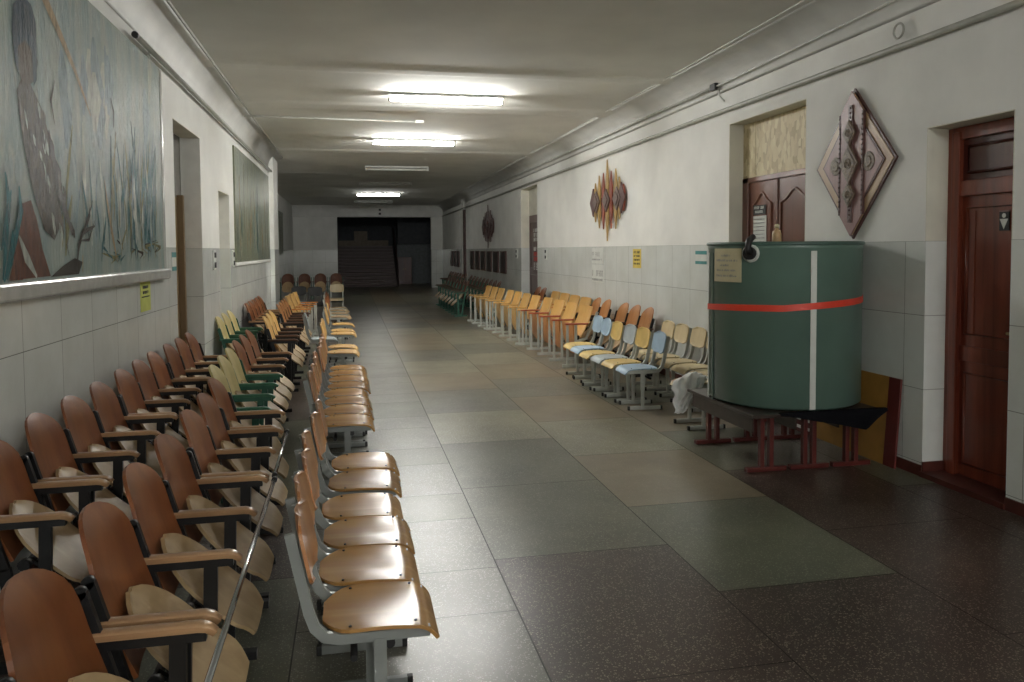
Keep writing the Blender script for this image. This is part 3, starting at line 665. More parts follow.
for i in range(3):
    t = thing('picture_plate', (XR, 27.6+i*.9, 1.24)); tag(t, 'dark picture plate past the row of six, %s of last three' % ORD[i], 'picture', 'dark picture plates')
    b = MB(); b.box((-.03, -.3, -.28), (0, .3, .28), .006); b.build('frame', M['carve'], t); b = MB(); b.box((-.034, -.26, -.24), (-.03, .26, .24)); b.build('picture', M['darkplate'], t)
# wall pilaster strip far right
o = MB(); o.box((XR-.04, 26.0, 0), (XR, 26.45, ZC)); struct(o, 'trim_far_strip', M['white'])
o = MB(); o.box((XR-.06, 25.72, 0), (XR, 25.98, 2.9)); struct(o, 'trim_far_duct', M['carve'])

# ------------------------------------------------------------------ wooden ornaments
dm = thing('diamond_ornament', (XR-.003, 5.285, 2.18)); tag(dm, 'large carved wooden diamond ornament on the right wall', 'wall ornament')
hy, hz = .475, .565
def dia(y, z, sy, sz, x): return [(x, y-sy, z), (x, y, z-sz), (x, y+sy, z), (x, y, z+sz)]
b = MB(); b.prism(dia(0, 0, hy, hz, -.008), (-.017, 0, 0)); b.build('backing', M['carve'], dm)
b = MB(); b.prism(dia(0, 0, hy-.025, hz-.03, -.025), (-.006, 0, 0)); b.build('tan_border', M['tanwood'], dm)
b = MB(); b.prism(dia(0, 0, hy-.105, hz-.125, -.031), (-.007, 0, 0)); b.build('inner_trim', M['carve'], dm)
b = MB(); b.prism(dia(0, 0, hy-.125, hz-.15, -.038), (-.003, 0, 0)); b.build('inner_field', M['pink'], dm)
b = MB(); q = .135; zq = (hz-.02)*(1-q/(hy-.02))
b.prism([(-.041, -q, -zq), (-.041, 0, -hz+.02), (-.041, q, -zq), (-.041, q, zq), (-.041, 0, hz-.02), (-.041, -q, zq)], (-.008, 0, 0)); b.build('center_band', M['pink'], dm)
for s in (-1, 1):
    b = MB(); b.box((-.053, s*q-.010, -zq), (-.03, s*q+.010, zq), .003)
    for k in range(20): b.lathe([(.003, -.059), (.008, -.055), (.008, -.05)], (0, s*q, -zq+.03+k*(2*zq-.06)/19), 8, 'x')
    b.build('beaded_strip', M['carve'], dm)
    b = MB(); b.lathe([(.066, -.046), (.072, -.04)], (0, s*.195, 0), 28, 'x'); b.lathe([(.036, -.051), (.042, -.045)], (0, s*.195, 0), 24, 'x'); b.build('side_boss', M['carve2'], dm)
b = MB(); b.box((-.058, -.026, -.44), (-.049, .026, .44), .004)
for k in range(24): b.lathe([(.004, -.065), (.010, -.058)], (0, 0, -.42+k*.84/23), 8, 'x')
b.build('spine', M['carve'], dm)
for z, a, c in ((0, .105, .15), (.23, .072, .095), (-.23, .072, .095)):
    b = MB(); b.prism(dia(0, z, a, c, -.0585), (-.0155, 0, 0)); b.prism(dia(0, z, a*.78, c*.78, -.074), (-.004, 0, 0)); b.tube([(-.079, a*.34*math.cos(k*PI/10), z+a*.34*math.sin(k*PI/10)) for k in range(20)], .005, 6, True); b.tube([(-.079, a*.15*math.cos(k*PI/6), z+a*.15*math.sin(k*PI/6)) for k in range(12)], .005, 6, True); b.build('carved_rhomb', M['carve2'], dm)
def spear(t, y, z0, z1, w, m, x=-.02, th=.02, nm='spear'):
    b = MB(); zm = (z0+z1)/2; q = (z1-z0)*.30
    b.prism([(x, y, z0), (x, y+w, z0+q), (x, y+w, z1-q), (x, y, z1), (x, y-w, z1-q), (x, y-w, z0+q)], (-th, 0, 0)); b.build(nm, m, t)
def ornament(y, z, label, dark, s=1.0):
    t = thing('spear_ornament', (XR-.003, y, z)); tag(t, label, 'wall ornament')
    G, R_, V = (M['gold'], M['redwood'], M['mauve']) if not dark else (M['carve'], M['carve'], M['carve'])
    for yy, h, m in ((0, .60, G), (.13, .42, R_), (-.13, .42, R_), (.28, .40, G), (-.28, .43, G), (.42, .30, G), (-.40, .30, G), (.52, .19, R_), (-.52, .19, R_)):
        spear(t, yy*s*1.35, -h, h, .046*s*1.3, m)
    b = MB(); b.box((-.022, -.58*s, -.06), (0, .58*s, .06), .004); b.build('backing', M['carve'], t)
    for yy in (-.36, 0, .36):
        b = MB(); b.prism(dia(yy*s*1.3, 0, .17*s, .17, -.04), (-.02, 0, 0)); b.prism(dia(yy*s*1.3, 0, .10*s, .10, -.06), (-.012, 0, 0)); b.build('carved_rhomb', V if not dark else M['carve'], t)
    for s2 in (-1, 1):
        b = MB(); b.prism(dia(s2*.64*s, 0, .16*s, .22, -.03), (-.02, 0, 0)); b.build('end_rhomb', M['carve'], t)
ornament(11.05, 2.27, 'red and gold carved spear-shaped ornament in middle of right wall', False)
ornament(21.3, 2.2, 'dark carved spear-shaped ornament far along right wall', True, 1.15)

# ------------------------------------------------------------------ theatre chairs (tip-up seats with armrests)
def lerp(a, b, t): return a+(b-a)*t
def theatre_back_mesh(m):
    mb = MB()
    def f(u, v):
        s = u*2-1; t = v
        w = .192*(1 if t < .5 else max(.06, (1-((t-.5)/.5)**2.9)**.5))*(lerp(.93, 1, min(1, t/.3)))
        z = lerp(.40, .825, t)
        x = lerp(-.085, -.205, t) - .035*math.sin(PI*t)*.6
        x += .022*(s*w/.192)**2           # wraps slightly forward at the sides
        if t > .7: x -= .03*((t-.7)/.3)**2
        return (x, s*w, z)
    g = [0, .1, .2, .3, .4, .5, .6, .68, .76, .83, .89, .935, .97, .99, 1]
    mb.shell(lambda u, v: f(u, g[round(v*14)]), 10, 14, .012)
    return mb.mesh('backrest', m)
def theatre_seat_mesh(m):
    mb = MB()
    def f(u, v):
        s = u*2-1; t = v
        w = .172
        if t < .42: w *= max(.10, (1-((.42-t)/.42)**1.9)**.6)
        if t > .84: w *= lerp(1, .70, ((t-.84)/.16)**1.1)
        x = lerp(-.125, .182, t); z = lerp(.562, .262, t) - .022*math.sin(PI*t)
        if t > .88: z -= .02*((t-.88)/.12)**2; 
        return (x, s*w, z+.012*s*s)
    g = [0, .015, .04, .08, .14, .22, .32, .42, .55, .68, .8, .86, .91, .96, 1]
    mb.shell(lambda u, v: f(u, g[round(v*14)]), 8, 14, .012)
    return mb.mesh('seat', m)
def theatre_frame_mesh(m):
    mb = MB()
    mb.bar((-.165, 0, .69), (-.075, 0, .38), .020, .034, (1, 0, 0))
    mb.lathe([(.0165, -.010), (.0165, .010)], (-.165, 0, .69), 12, 'y')
    mb.bar((-.078, 0, .39), (-.03, 0, .03), .020, .042, (1, 0, 0))
    mb.bar((-.135, 0, .553), (.135, 0, .553), .024, .030)
    mb.bar((.065, 0, .54), (.05, 0, .03), .020, .042, (1, 0, 0))
    mb.bar((-.15, 0, .016), (.15, 0, .016), .034, .032)
    mb.bar((-.06, 0, .30), (.06, 0, .30), .018, .04)
    mb.lathe([(.022, -.014), (.022, .014)], (-.01, 0, .40), 12, 'y')
    return mb.mesh('side_frame', m)
def theatre_arm_mesh(m):
    mb = MB()
    def f(u, v):
        s = u*2-1; x = lerp(-.165, .158, v); w = .021
        if v > .9: w *= lerp(1, .6, (v-.9)/.1)
        z = .578 - .004*s*s - (0 if v < .88 else .02*((v-.88)/.12)**2)
        return (x, s*w, z)
    mb.shell(f, 4, 16, .018, True)
    return mb.mesh('armrest', m)
def theatre_hinge_mesh(m):
    mb = MB(); mb.bar((-.02, -.2, .385), (-.02, .2, .385), .02, .02); mb.bar((-.02, -.15, .395), (.07, -.15, .335), .018, .012); mb.bar((-.02, .15, .395), (.07, .15, .335), .018, .012)
    return mb.mesh('seat_bracket', m)
TM = {}
def tmesh(kind, fn, m):
    k = (kind, m.name)
    if k not in TM: TM[k] = fn(m)
    return TM[k]
KINDS = {'brown': (M['brown'], M['beige'], M['black'], M['armwood']), 'green': (M['pale'], M['beige'], M['green_m'], M['arm_green']),
         'yellow': (M['yellow'], M['beige'], M['black'], M['armwood_dk']), 'dark': (M['brown_dark'], M['beige'], M['green_m'], M['armwood_dk']),
         'orange': (M['tanback'], M['beige'], M['black'], M['armwood_dk'])}
P2 = .2175
def theatre(kind, x, y, rz, label, group, near=True, far=False, tilt=0):
    a, b, c, d = KINDS[kind]
    t = thing('theatre_chair', (x, y, 0), rz); tag(t, label, 'chair', group)
    link('backrest', tmesh('b', theatre_back_mesh, a), t); link('seat', tmesh('s', theatre_seat_mesh, b), t)
    link('seat_bracket', tmesh('h', theatre_hinge_mesh, c), t)
    ends = []
    if near: ends.append(-1)
    if far: ends.append(1)
    for s in ends:
        fr = link('side_frame', tmesh('f', theatre_frame_mesh, c), t, (0, s*P2, 0))
        link('armrest', tmesh('a', theatre_arm_mesh, d), fr)
    return t
def unit(kind, xs, y0, n, rz, lab, group, pitch=.435, start=0, yaw=0):
    """n chairs on from y0 (centre of the nearest) away from the camera"""
    flip = abs(rz) > 1
    for i in range(n):
        x = xs if not isinstance(xs, tuple) else lerp(xs[0], xs[1], i/max(1, n-1))
        l = lab(i+start)
        if not flip: theatre(kind, x, y0+i*pitch, rz, l, group, True, i == n-1)
        else: theatre(kind, x, y0+i*pitch, rz, l, group, i == n-1, True)
GA, GB = 'theatre chairs along the left wall', 'theatre chairs in second row from the left wall'
la = lambda i: 'brown-backed theatre chair along left tiled wall, %s from the camera end' % ORD[i]
unit('brown', -1.19, 3.36, 1, 0, la, GA, start=0)
unit('brown', -1.19, 3.85, 3, 0, la, GA, start=1)
unit('brown', (-1.20, -1.22), 5.21, 3, 0, la, GA, start=4)
unit('brown', (-1.22, -1.23), 6.57, 3, 0, la, GA, start=7)
unit('green', (-1.275, -1.275), 9.3, 3, 0, lambda i: 'pale theatre chair with green armrests by the left doorways, %s of three' % ORD[i], GA)
unit('brown', (-1.24, -1.26), 11.55, 5, 0, lambda i: 'orange-brown theatre chair at left wall beyond green ones, %s of five' % ORD[i], GA)
lb = lambda i: 'brown-backed theatre chair in second row from left wall, %s from the camera end' % ORD[i]
unit('brown', -.52, 1.90, 1, 0, lb, GB, start=0)
unit('brown', (-.52, -.525), 2.40, 3, 0, lb, GB, start=1)
unit('brown', (-.53, -.54), 3.765, 2, 0, lb, GB, start=4)
unit('brown', (-.57, -.57), 4.695, 1, 0, lb, GB, start=6)
unit('green', (-.66, -.70), 5.25, 3, 0, lambda i: 'pale green-framed theatre chair in middle of second row, %s of three' % ORD[i], GB, pitch=.46)
unit('brown', (-.72, -.73), 6.68, 3, 0, lambda i: 'reddish brown theatre chair just beyond the green-framed three, %s of three' % ORD[i], GB)
unit('yellow', (-.74, -.76), 9.1, 3, 0, lambda i: 'yellow-backed theatre chair in second left row, %s of three' % ORD[i], GB)
unit('orange', (-.78, -.80), 11.2, 4, 0, lambda i: 'orange-backed theatre chair in second left row beyond yellow ones, %s of four' % ORD[i], GB)
# right wall theatre chairs (facing the corridor)
GR = 'brown theatre chairs against the right wall'
unit('orange', 3.42, 9.12, 3, PI, lambda i: 'orange-brown theatre chair by right wall behind blue school chairs, %s of three' % ORD[i], GR, pitch=.44)
unit('orange', 3.42, 10.72, 2, PI, lambda i: 'orange-brown theatre chair by right wall beside tall yellow seats, %s of two' % ORD[i], GR, pitch=.46)
unit('brown', 3.42, 14.5, 2, PI, lambda i: 'reddish theatre chair by right wall just before the far door, %s of two' % ORD[i], GR)
GD = 'dark theatre chairs far along the right wall'
unit('dark', 3.2, 17.9, 9, PI, lambda i: 'dark brown theatre chair at far right wall under picture plates, %s from near end' % ORD[i], GD, pitch=.55)
unit('dark', 2.5, 18.3, 7, PI, lambda i: 'dark theatre chair in far right front row, %s from its near end' % ORD[i], GD, pitch=.6)
unit('dark', 3.2, 23.4, 7, PI, lambda i: 'dark theatre chair nearest the corridor end on the right, %s from near end' % ORD[i], GD, pitch=.6)
# chairs against the end wall, facing the camera
for i, x in enumerate((-2.0, -1.48, -.98, -.48)):
    theatre('dark', x, 26.0, -PI/2, 'dark brown theatre chair facing the camera at corridor end, %s from left' % ORD[i], 'chairs facing the camera at the corridor end', True, True)
# chrome rods lying along the armrest ends
for (a, b, lab) in (((-.338, 1.70, .562), (-.340, 3.48, .562), 'chrome rod along the armrest ends of the nearest chairs'), ((-.345, 3.55, .562), (-.357, 4.4, .562), 'chrome rod along armrest ends further down the second row')):
    o = MB(); o.tube([a, b], .009, 10); rd = o.build('chrome_rod', M['chrome']); tag(rd, lab, 'rod')
    for q in (a, b):
        dv = (Vector(b)-Vector(a)).normalized()*.012
        k = MB(); k.tube([Vector(q)-dv, Vector(q)+dv], .0125, 10); k.build('end_cap', M['rubber'], rd)

# ------------------------------------------------------------------ school chairs
def school_seat_mesh(m):
    mb = MB(); hw = .163
    def f(u, v):
        s = u*2-1; t = v
        w = hw
        if t < .3: w *= (1-.62*((.3-t)/.3)**2.6)
        if t > .94: w *= 1-.06*((t-.94)/.06)**2
        x = lerp(-.175, .19, t); z = .388 + .010*math.sin(PI*min(1, t/.85)) - .012*math.sin(PI*min(1, t/.9))*(1-s*s)
        if t > .80: q = (t-.80)/.20; z -= .045*q*q; x -= .012*q*q
        return (x, s*w, z)
    g = [0, .01, .03, .06, .1, .16, .23, .3, .42, .55, .66, .75, .81, .86, .9, .94, .97, 1]
    mb.shell(lambda u, v: f(u, g[round(v*17)]), 10, 17, .011)
    return mb.mesh('seat', m)
def school_bolt_mesh(m):
    mb = MB(); mb.lathe([(.005, 0), (.005, .003), (.003, .005)], (0, 0, 0), 10); return mb.mesh('bolt', m)
def school_back_mesh(m, oval=False):
    mb = MB(); hw = .168; e = 3.2 if not oval else 2.2
    def f(u, v):
        s = u*2-1; t = v
        q = abs(2*t-1)
        w = hw*max(.2, (1-q**(e*2.2)))**.5 if not oval else hw*max(.12, 1-q**2.6)**.5
        z = lerp(.53, .735, t); x = -.196 - (z-.53)*.20 - .016*(1-s*s)
        return (x, s*w, z)
    g = [0, .02, .06, .13, .22, .35, .5, .65, .78, .87, .94, .98, 1]
    mb.shell(lambda u, v: f(u, g[round(v*12)]), 10, 12, .011)
    return mb.mesh('backrest', m)
def school_side_mesh(m):
    mb = MB(); pts = [(.15, 0, .368), (-.12, 0, .368), (-.165, 0, .378), (-.195, 0, .41), (-.212, 0, .46), (-.262, 0, .70)]
    # flat oval tube
    for a, b in zip(pts, pts[1:]):
        d = (Vector(b)-Vector(a)).normalized()*.004; mb.bar(Vector(a)-d, Vector(b)+d, .018, .032, (0, 0, 1) if abs(d.z) < .003 else (1, 0, 0))
    return mb.mesh('side_rail', m)
def school_leg_mesh(m):
    mb = MB(); mb.bar((.0, 0, .36), (.0, 0, .19), .022, .038, (1, 0, 0)); mb.bar((.0, 0, .20), (.0, 0, .03), .018, .030, (1, 0, 0)); mb.lathe([(.006, -.016), (.006, .016)], (.0, 0, .22), 8, 'y')
    return mb.mesh('leg', m)
def school_foot_mesh(m):
    mb = MB(); mb.bar((-.18, 0, .019), (.13, 0, .019), .022, .032); return mb.mesh('foot', m)
def school_cap_mesh(m):
    mb = MB(); mb.box((-.01, -.013, 0), (.01, .013, .037), .003); return mb.mesh('foot_cap', m)
def school_bar_mesh(m):
    mb = MB(); mb.tube([(.03, -.14, .335), (.03, .14, .335)], .016, 10); mb.tube([(-.08, -.14, .30), (-.08, .14, .30)], .011, 10); return mb.mesh('cross_bar', m)
def school_chair(seat, back, metal, x, y, rz, label, group, oval=False, z=0):
    t = thing('school_chair', (x, y, z), rz); tag(t, label, 'chair', group)
    st = link('seat', tmesh('ss', school_seat_mesh, seat), t); 
    for bx in (-.09, .11):
        for bs in (-1, 1): link('bolt', tmesh('sb', school_bolt_mesh, M['bolt']), st, (bx, bs*.138, .3995))
    link('backrest', tmesh('sk%d' % oval, (lambda m: school_back_mesh(m, oval)), back), t)
    link('cross_bar', tmesh('sx', school_bar_mesh, M['black']), t)
    for s in (-1, 1):
        link('side_rail', tmesh('sr', school_side_mesh, metal), t, (0, s*.142, 0))
        link('leg', tmesh('sl', school_leg_mesh, metal), t, (0, s*.142, 0))
        ft = link('foot', tmesh('sf', school_foot_mesh, metal), t, (0, s*.142, 0)); 
        for cx in (-.188, .138): link('foot_cap', tmesh('sc', school_cap_mesh, M['rubber']), ft, (cx, 0, 0))
    return t
GC = 'lacquered school chairs in the aisle row on the left'
rr = random.Random(5)
n = 0
for (x, y, a) in ((.07, 2.53, 0), (.045, 2.88, 0), (.05, 3.22, 0), (.03, 3.56, 0), (.05, 3.96, -.03), (.055, 4.32, .02)):
    school_chair(M['honey'], M['honey_back'], M['grey_m'], x, y, a, 'lacquered school chair with grey legs in aisle row, %s from the camera' % ORD[n], GC); n += 1
y = 5.40; n = 0
for i in range(8):
    school_chair(M['honey'], M['honey_back'], M['grey_m'], -.045+rr.uniform(-.012, .012), y, rr.uniform(-.015, .015), 'lacquered school chair in tight middle cluster of aisle row, %s of eight' % ORD[i], GC); y += .35
y = 9.15
for i in range(5):
    if i == 1: pass
    school_chair(M['yellow'], M['yellow'], M['grey_m'], -.10-.01*i, y, rr.uniform(-.04, .04), 'yellow school chair in the far part of aisle row, %s of five' % ORD[i], GC); y += (.5, 1.55, .45, 1.0, 1)[i]
y = 14.1
for i in range(4):
    school_chair(M['beige'], M['brown'], M['pale_m'], -.2-.02*i, y, rr.uniform(-.2, .2), 'orange-backed school chair at far end of aisle row, %s of four' % ORD[i], GC); y += .75
school_chair(M['blue_grey'], M['blue_grey'], M['grey_m'], -.36, 10.62, .1, 'pale blue-grey school chair between yellow theatre chairs and yellow aisle chairs', 'blue school chairs')
school_chair(M['cream'], M['cream'], M['pale_m'], -.35, 19.6, -PI/2, 'pale school chair facing the camera far down left side', 'far single chairs')
school_chair(M['ink'], M['ink'], M['black'], -.75, 18.2, -PI/2+.3, 'black school chair far down the left side before brown chairs', 'far single chairs')
school_chair(M['blue'], M['ink'], M['grey_m'], -1.2, 18.6, -PI/2, 'dark-backed school chair with blue seat far down left side', 'far single chairs')
# right side coloured chairs facing the corridor
GK = 'coloured school chairs facing the corridor'
for (x, y, a, sm, bm_, ov, lab) in (
   (2.74, 7.20, PI-.04, 'blue', 'blue', False, 'light blue school chair nearest the green tank'),
   (2.73, 7.60, PI+.03, 'school_yellow', 'school_yellow', False, 'yellow school chair right behind the nearest light blue one'),
   (2.72, 7.96, PI, 'blue_grey', 'blue_grey', False, 'grey-blue school chair between two yellow ones'),
   (2.70, 8.32, PI, 'school_yellow', 'school_yellow', False, 'yellow school chair between grey-blue and far blue chairs'),
   (2.73, 8.78, PI+.02, 'blue', 'blue', True, 'light blue school chair with oval back next to tall yellow seats'),
   (2.74, 9.14, PI, 'school_yellow', 'blue', False, 'yellow-seated school chair behind the oval-backed blue one')):
    school_chair(M[sm], M[bm_], M['pale_m'], x, y, a, lab, GK, ov)
for i, (x, y) in enumerate(((2.94, 6.30), (3.28, 6.70), (3.29, 7.10), (3.29, 7.48), (3.28, 7.88), (3.28, 8.25))):
    school_chair(M['cream'], M['cream'], M['pale_m'], x, y, PI, 'cream school chair against right wall behind the coloured ones, %s from green tank' % ORD[i], 'cream school chairs')

# ------------------------------------------------------------------ tall yellow folding seats on pale grey posts
def flip_back_mesh(m):
    mb = MB()
    def f(u, v):
        s = u*2-1; z = lerp(.38, .78, v); w = .272*(1 if v < .9 else lerp(1, .9, ((v-.9)/.1)**2))
        return (-.09-.17*v-.02*math.sin(PI*v)+.05*s*s, s*w, z)
    mb.shell(f, 8, 12, .012); return mb.mesh('backrest', m)
def flip_seat_mesh(m):
    mb = MB()
    def f(u, v):
        s = u*2-1; z = lerp(.13, .56, v); w = .262*(1 if v > .12 else lerp(.9, 1, v/.12))
        return (-.04+.10*v+.03*math.sin(PI*v), s*w, z)
    mb.shell(f, 8, 12, .012); return mb.mesh('seat', m)
def flip_frame_mesh(m):
    mb = MB()
    mb.bar((.15, 0, .555), (.15, 0, .03), .022, .03, (1, 0, 0)); mb.bar((.035, 0, .555), (.035, 0, .03), .024, .032, (1, 0, 0))
    mb.bar((-.10, 0, .36), (-.265, 0, .72), .02, .03, (1, 0, 0)); mb.bar((-.10, 0, .37), (.04, 0, .33), .02, .03)
    mb.bar((-.16, 0, .018), (.22, 0, .018), .032, .036); return mb.mesh('side_frame', m)
def flip_arm_mesh(m):
    mb = MB(); mb.box((-.13, -.033, .556), (.185, .033, .578), .007); return mb.mesh('armrest', m)
def flip_seat(x, y, rz, arm, back, label, group, near=True, far=False):
    t = thing('folding_seat', (x, y, 0), rz); tag(t, label, 'folding seat', group)
    link('backrest', tmesh('fb', flip_back_mesh, back), t); link('seat', tmesh('fs', flip_seat_mesh, M['orange'] if back is M['yellow'] and arm is M['red'] else back), t)
    for s in ([-1] if near else [])+([1] if far else []):
        fr = link('side_frame', tmesh('ff', flip_frame_mesh, M['pale_m']), t, (0, s*.298, 0)); link('armrest', tmesh('fa', flip_arm_mesh, arm), fr)
    return t
GF = 'tall yellow folding seats along the corridor'
def flip_unit(x0, x1, y0, n, rz, arms, lab, start=0, pitch=.62):
    fl_ = abs(rz) > 1
    for i in range(n):
        near, far = (True, i == n-1) if not fl_ else (i == n-1, True)
        flip_seat(lerp(x0, x1, i/max(1, n-1)), y0+i*pitch, rz, arms[i], M['yellow'], lab(i), GF, near, far)
flip_unit(2.93, 2.87, 10.18, 4, PI, [M['red']]*4, lambda i: 'tall yellow folding seat with red armrest, %s from blue school chairs' % ORD[i])
flip_unit(2.83, 2.78, 12.72, 4, PI, [M['yellow']]*4, lambda i: 'tall yellow folding seat in middle group on right, %s from near end' % ORD[i])
flip_unit(2.74, 2.70, 15.3, 3, PI, [M['yellow']]*3, lambda i: 'tall yellow folding seat in farthest group on right, %s from near end' % ORD[i])
flip_unit(3.47, 3.47, 11.95, 4, PI, [M['orange']]*4, lambda i: 'yellow folding seat in second row against right wall, %s from near end' % ORD[i])
flip_unit(-.86, -.82, 13.95, 3, 0, [M['orange']]*3, lambda i: 'tall yellow folding seat far along left side, %s of three' % ORD[i])

# ------------------------------------------------------------------ green tank on its table
TX, TY, TR = 3.18, 5.325, .545
for i, (xx, lab) in enumerate(((2.805, 'dark red metal-legged bench under left side of the green tank'), (3.135, 'dark red metal-legged bench under middle of the green tank'), (3.465, 'dark red metal-legged bench under right side of the green tank'))):
    t = thing('school_bench', (xx, 5.31, 0)); tag(t, lab, 'bench', 'benches under the green tank')
    w, d = .162, .53
    b = MB(); b.box((-w, -d, .396), (w, d, .42), .005); b.build('bench_top', M['table_dk'], t)
    b = MB(); b.box((-w+.02, -d+.06, .29), (-w+.032, d-.06, .396)); b.build('apron', M['table_dk'], t)
    for q in (-.41, .40):
        for s in (-1, 1):
            l = MB(); l.box((s*.035-.016, q-.02, .03), (s*.035+.016, q+.02, .396), .003); l.build('leg', M['maroon'], t)
        f_ = MB(); f_.box((-.15, q-.022, 0), (.15, q+.022, .032), .004); f_.build('foot', M['maroon'], t)
    b = MB(); b.box((-.02, -.39, .34), (.02, .38, .37), .003); b.build('stretcher', M['maroon'], t)
tk = thing('water_tank', (TX, TY, .424)); tag(tk, 'large green plastic water tank with red strap standing on dark red tables', 'tank')
TH = 1.165
prof = [(0.02, 0), (TR-.03, 0), (TR, .02), (TR, TH-.05), (TR+.004, TH-.045), (TR+.004, TH-.02), (TR-.01, TH), (.02, TH)]
b = MB(); b.lathe(prof, n=72); b.build('body', M['tank'], tk)
b = MB(); b.tube([((TR+.002)*math.cos(a*PI/36), (TR+.002)*math.sin(a*PI/36), TH-.008) for a in range(72)], .014, 8, True); b.build('rim', M['tank_rim'], tk)
def band(r, z0f, z1f, a0, a1, n=48, th=.004):
    mb = MB(); mb.shell(lambda u, v: ((r)*math.cos(lerp(a0, a1, u)), r*math.sin(lerp(a0, a1, u)), lerp(z0f(u), z1f(u), v)), n, 1, th); return mb
# angle seen by the camera: direction from tank to camera
A0 = math.atan2(-TY, -TX)
b = band(TR+.004, lambda u: .652+.036*math.sin(PI*u)+.09*max(0, u-.5)*2, lambda u: .697+.036*math.sin(PI*u)+.09*max(0, u-.5)*2, A0-1.75, A0+1.75)
b.build('red_strap', M['strap'], tk)
def strip(off, w, z0, z1, m, nm):
    b = MB(); a = A0+off; b.shell(lambda u, v: ((TR+.003)*math.cos(a+(u-.5)*w/TR), (TR+.003)*math.sin(a+(u-.5)*w/TR), lerp(z0, z1, v)), 4, 1, .004); b.build(nm, m, tk)
strip(.37, .04, .015, TH-.06, M['whiteplastic'], 'white_strip'); strip(-1.33, .045, .0, TH-.07, M['whiteplastic'], 'edge_strip'); strip(-1.12, .02, .0, TH-.07, M['tank_rim'], 'seam')
a = A0-.40; nx, ny = math.cos(a), math.sin(a)
b = MB(); cpt = Vector((nx*(TR+.006), ny*(TR+.006), TH-.075)); tv = Vector((-ny, nx, 0))
b.tube([cpt+tv*(.052*math.cos(k*PI/12))+Vector((0, 0, .052*math.sin(k*PI/12))) for k in range(24)], .012, 8, True); b.build('outlet_ring', M['whiteplastic'], tk)
b = MB(); nv = Vector((nx, ny, 0)); b.tube([cpt-nv*.01, cpt+nv*.035], .045, 20); b.tube([cpt+nv*.03, cpt+nv*.05+Vector((0, 0, .03)), cpt+nv*.03+Vector((0, 0, .09)), cpt-nv*.03+Vector((0, 0, .115))], .022, 10); b.build('black_elbow', M['rubber'], tk)
# paper taped on the tank
sg = thing('tank_notice', (TX, TY, .424)); tag(sg, 'cream paper notice with printed lines taped to the green tank', 'notice')
a0, a1 = A0-1.05, A0-.53
b = MB(); b.shell(lambda u, v: ((TR+.006)*math.cos(lerp(a0, a1, u)), (TR+.006)*math.sin(lerp(a0, a1, u)), lerp(.885, 1.125, v)), 8, 2, .003); b.build('sheet', M['paper'], sg)
rnd = random.Random(4)
for (u0, u1, z) in ((.32, .66, 1.068), (.12, .88, 1.032), (.28, .6, .997), (.14, .84, .962), (.1, .86, .922)):
    u = u0; k = MB()
    while u < u1:
        w = rnd.uniform(.018, .04); aa, bb = lerp(a0, a1, u), lerp(a0, a1, min(u1, u+w)); R = TR+.0085
        h = rnd.choice([.012, .014, .016])
        k.poly([(R*math.cos(aa), R*math.sin(aa), z), (R*math.cos(bb), R*math.sin(bb), z), (R*math.cos(bb), R*math.sin(bb), z+h*rnd.choice([.35, 1, 1])), (R*math.cos(aa), R*math.sin(aa), z+h)]); u += w+rnd.choice([.012, .016, .04])
    k.build('text_line', M['ink2'], sg)
# small bottle on the tank rim
bt = thing('small_bottle', (TX+.12, TY+.30, .4245+TH)); tag(bt, 'small beige bottle standing on top of the green tank', 'bottle')
b = MB(); b.lathe([(.03, 0), (.036, .01), (.036, .075), (.028, .095), (.014, .105), (.014, .12)], n=20); b.build('body', M['flesh'], bt)
b = MB(); b.lathe([(.018, .12), (.018, .145), (.012, .15)], n=16); b.build('cap', M['paper'], bt)
# black cloth under the tank, hanging over the table front
cl = MB()
def cf(u, v):
    x = lerp(2.84, 3.66, u); q0 = .35
    if v < q0: y = lerp(4.80, 4.772, v/q0); z = .4245
    else:
        q = (v-q0)/(1-q0); y = 4.768-.012*q+.014*math.sin(u*15)*q
        dr_ = .012+.125*min(1, max(0, u/.78))**1.1
        if u > .78: dr_ *= lerp(1, .12, (u-.78)/.22)
        z = .4245-dr_*q
    return (x, y, z)
cl.shell(cf, 40, 18, .006); tag(cl.build('black_cloth', M['cloth']), 'black cloth under the green tank hanging over the table edge', 'cloth')
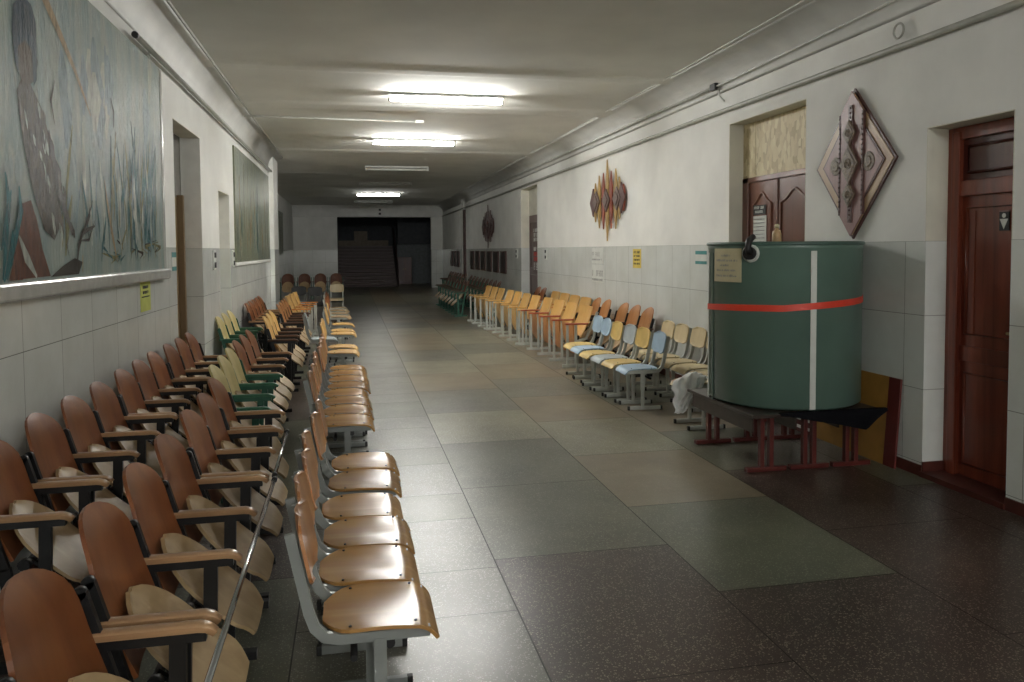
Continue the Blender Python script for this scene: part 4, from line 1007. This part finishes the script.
# white bag hanging at the left of the tank, on the cream chair
bg = MB()
def bf(u, v):       # lies over the side of the chair seat, then hangs down in a crumpled tail
    s = u*2-1; a = .35
    cr = .010*math.sin(u*21+v*6)+.007*math.sin(u*9-v*17)
    if v < a:
        q = v/a; x = lerp(2.80, 3.00, u)+.02*(1-q)*s; y = lerp(6.33, 6.115, q); z = .402+.085*math.sin(PI*q*.8)*(1-.6*s*s)+.5*abs(cr)
        x = lerp(x, lerp(2.640, 2.945, u), q*q)
        return (x, y+cr*q, z)
    q = (v-a)/(1-a); x0 = lerp(2.640, 2.650, q); x1 = lerp(2.945, 2.725, q**1.2)
    return (lerp(x0, x1, u)+.012*math.sin(v*15), 6.115-.03*math.sin(PI*q)*(1-s*s)+cr*1.5, .452-.29*q+.035*s*(1-q)-.02*(1-s)*(1-q))
bg.shell(bf, 30, 30, .004)
bo = bg.build('plastic_bag', M['bag']); tag(bo, 'white plastic bag hanging off a cream chair beside the green tank', 'bag')
# painted board leaning on the wall
bd = thing('painted_board', (3.70, 5.2, 0), 0); tag(bd, 'ochre and dark red painted board leaning on wall beside door', 'board')
bd.rotation_euler = (0, math.radians(4.0), 0)
b = MB(); b.box((0, -.34, .0), (.012, .55, .63), .002); b.build('panel', M['ochre'], bd)
b = MB(); b.box((-.003, -.46, .0), (.012, -.34, .63), .002); b.build('red_stripe', M['crimson'], bd)

pk = thing('slatted_board', (3.70, 5.95, 0)); tag(pk, 'low red and white striped board on the floor behind the tank benches', 'board')
b = MB(); b.box((-.015, -.2, 0), (.02, .45, .24), .003); b.build('panel', M['maroon'], pk)
for k in range(3):
    b = MB(); b.box((-.02, -.2, .035+k*.07), (-.014, .45, .06+k*.07)); b.build('white_stripe', M['white'], pk)
# ------------------------------------------------------------------ light
Wd = bpy.data.worlds.new('world'); S.world = Wd; Wd.use_nodes = True
Wd.node_tree.nodes['Background'].inputs[0].default_value = (1.0, .985, .94, 1); Wd.node_tree.nodes['Background'].inputs[1].default_value = .7
vs = S.view_settings; vs.view_transform = 'Standard'; vs.look = 'None'; vs.gamma = 1; vs.use_curve_mapping = False; vs.exposure = 1.95
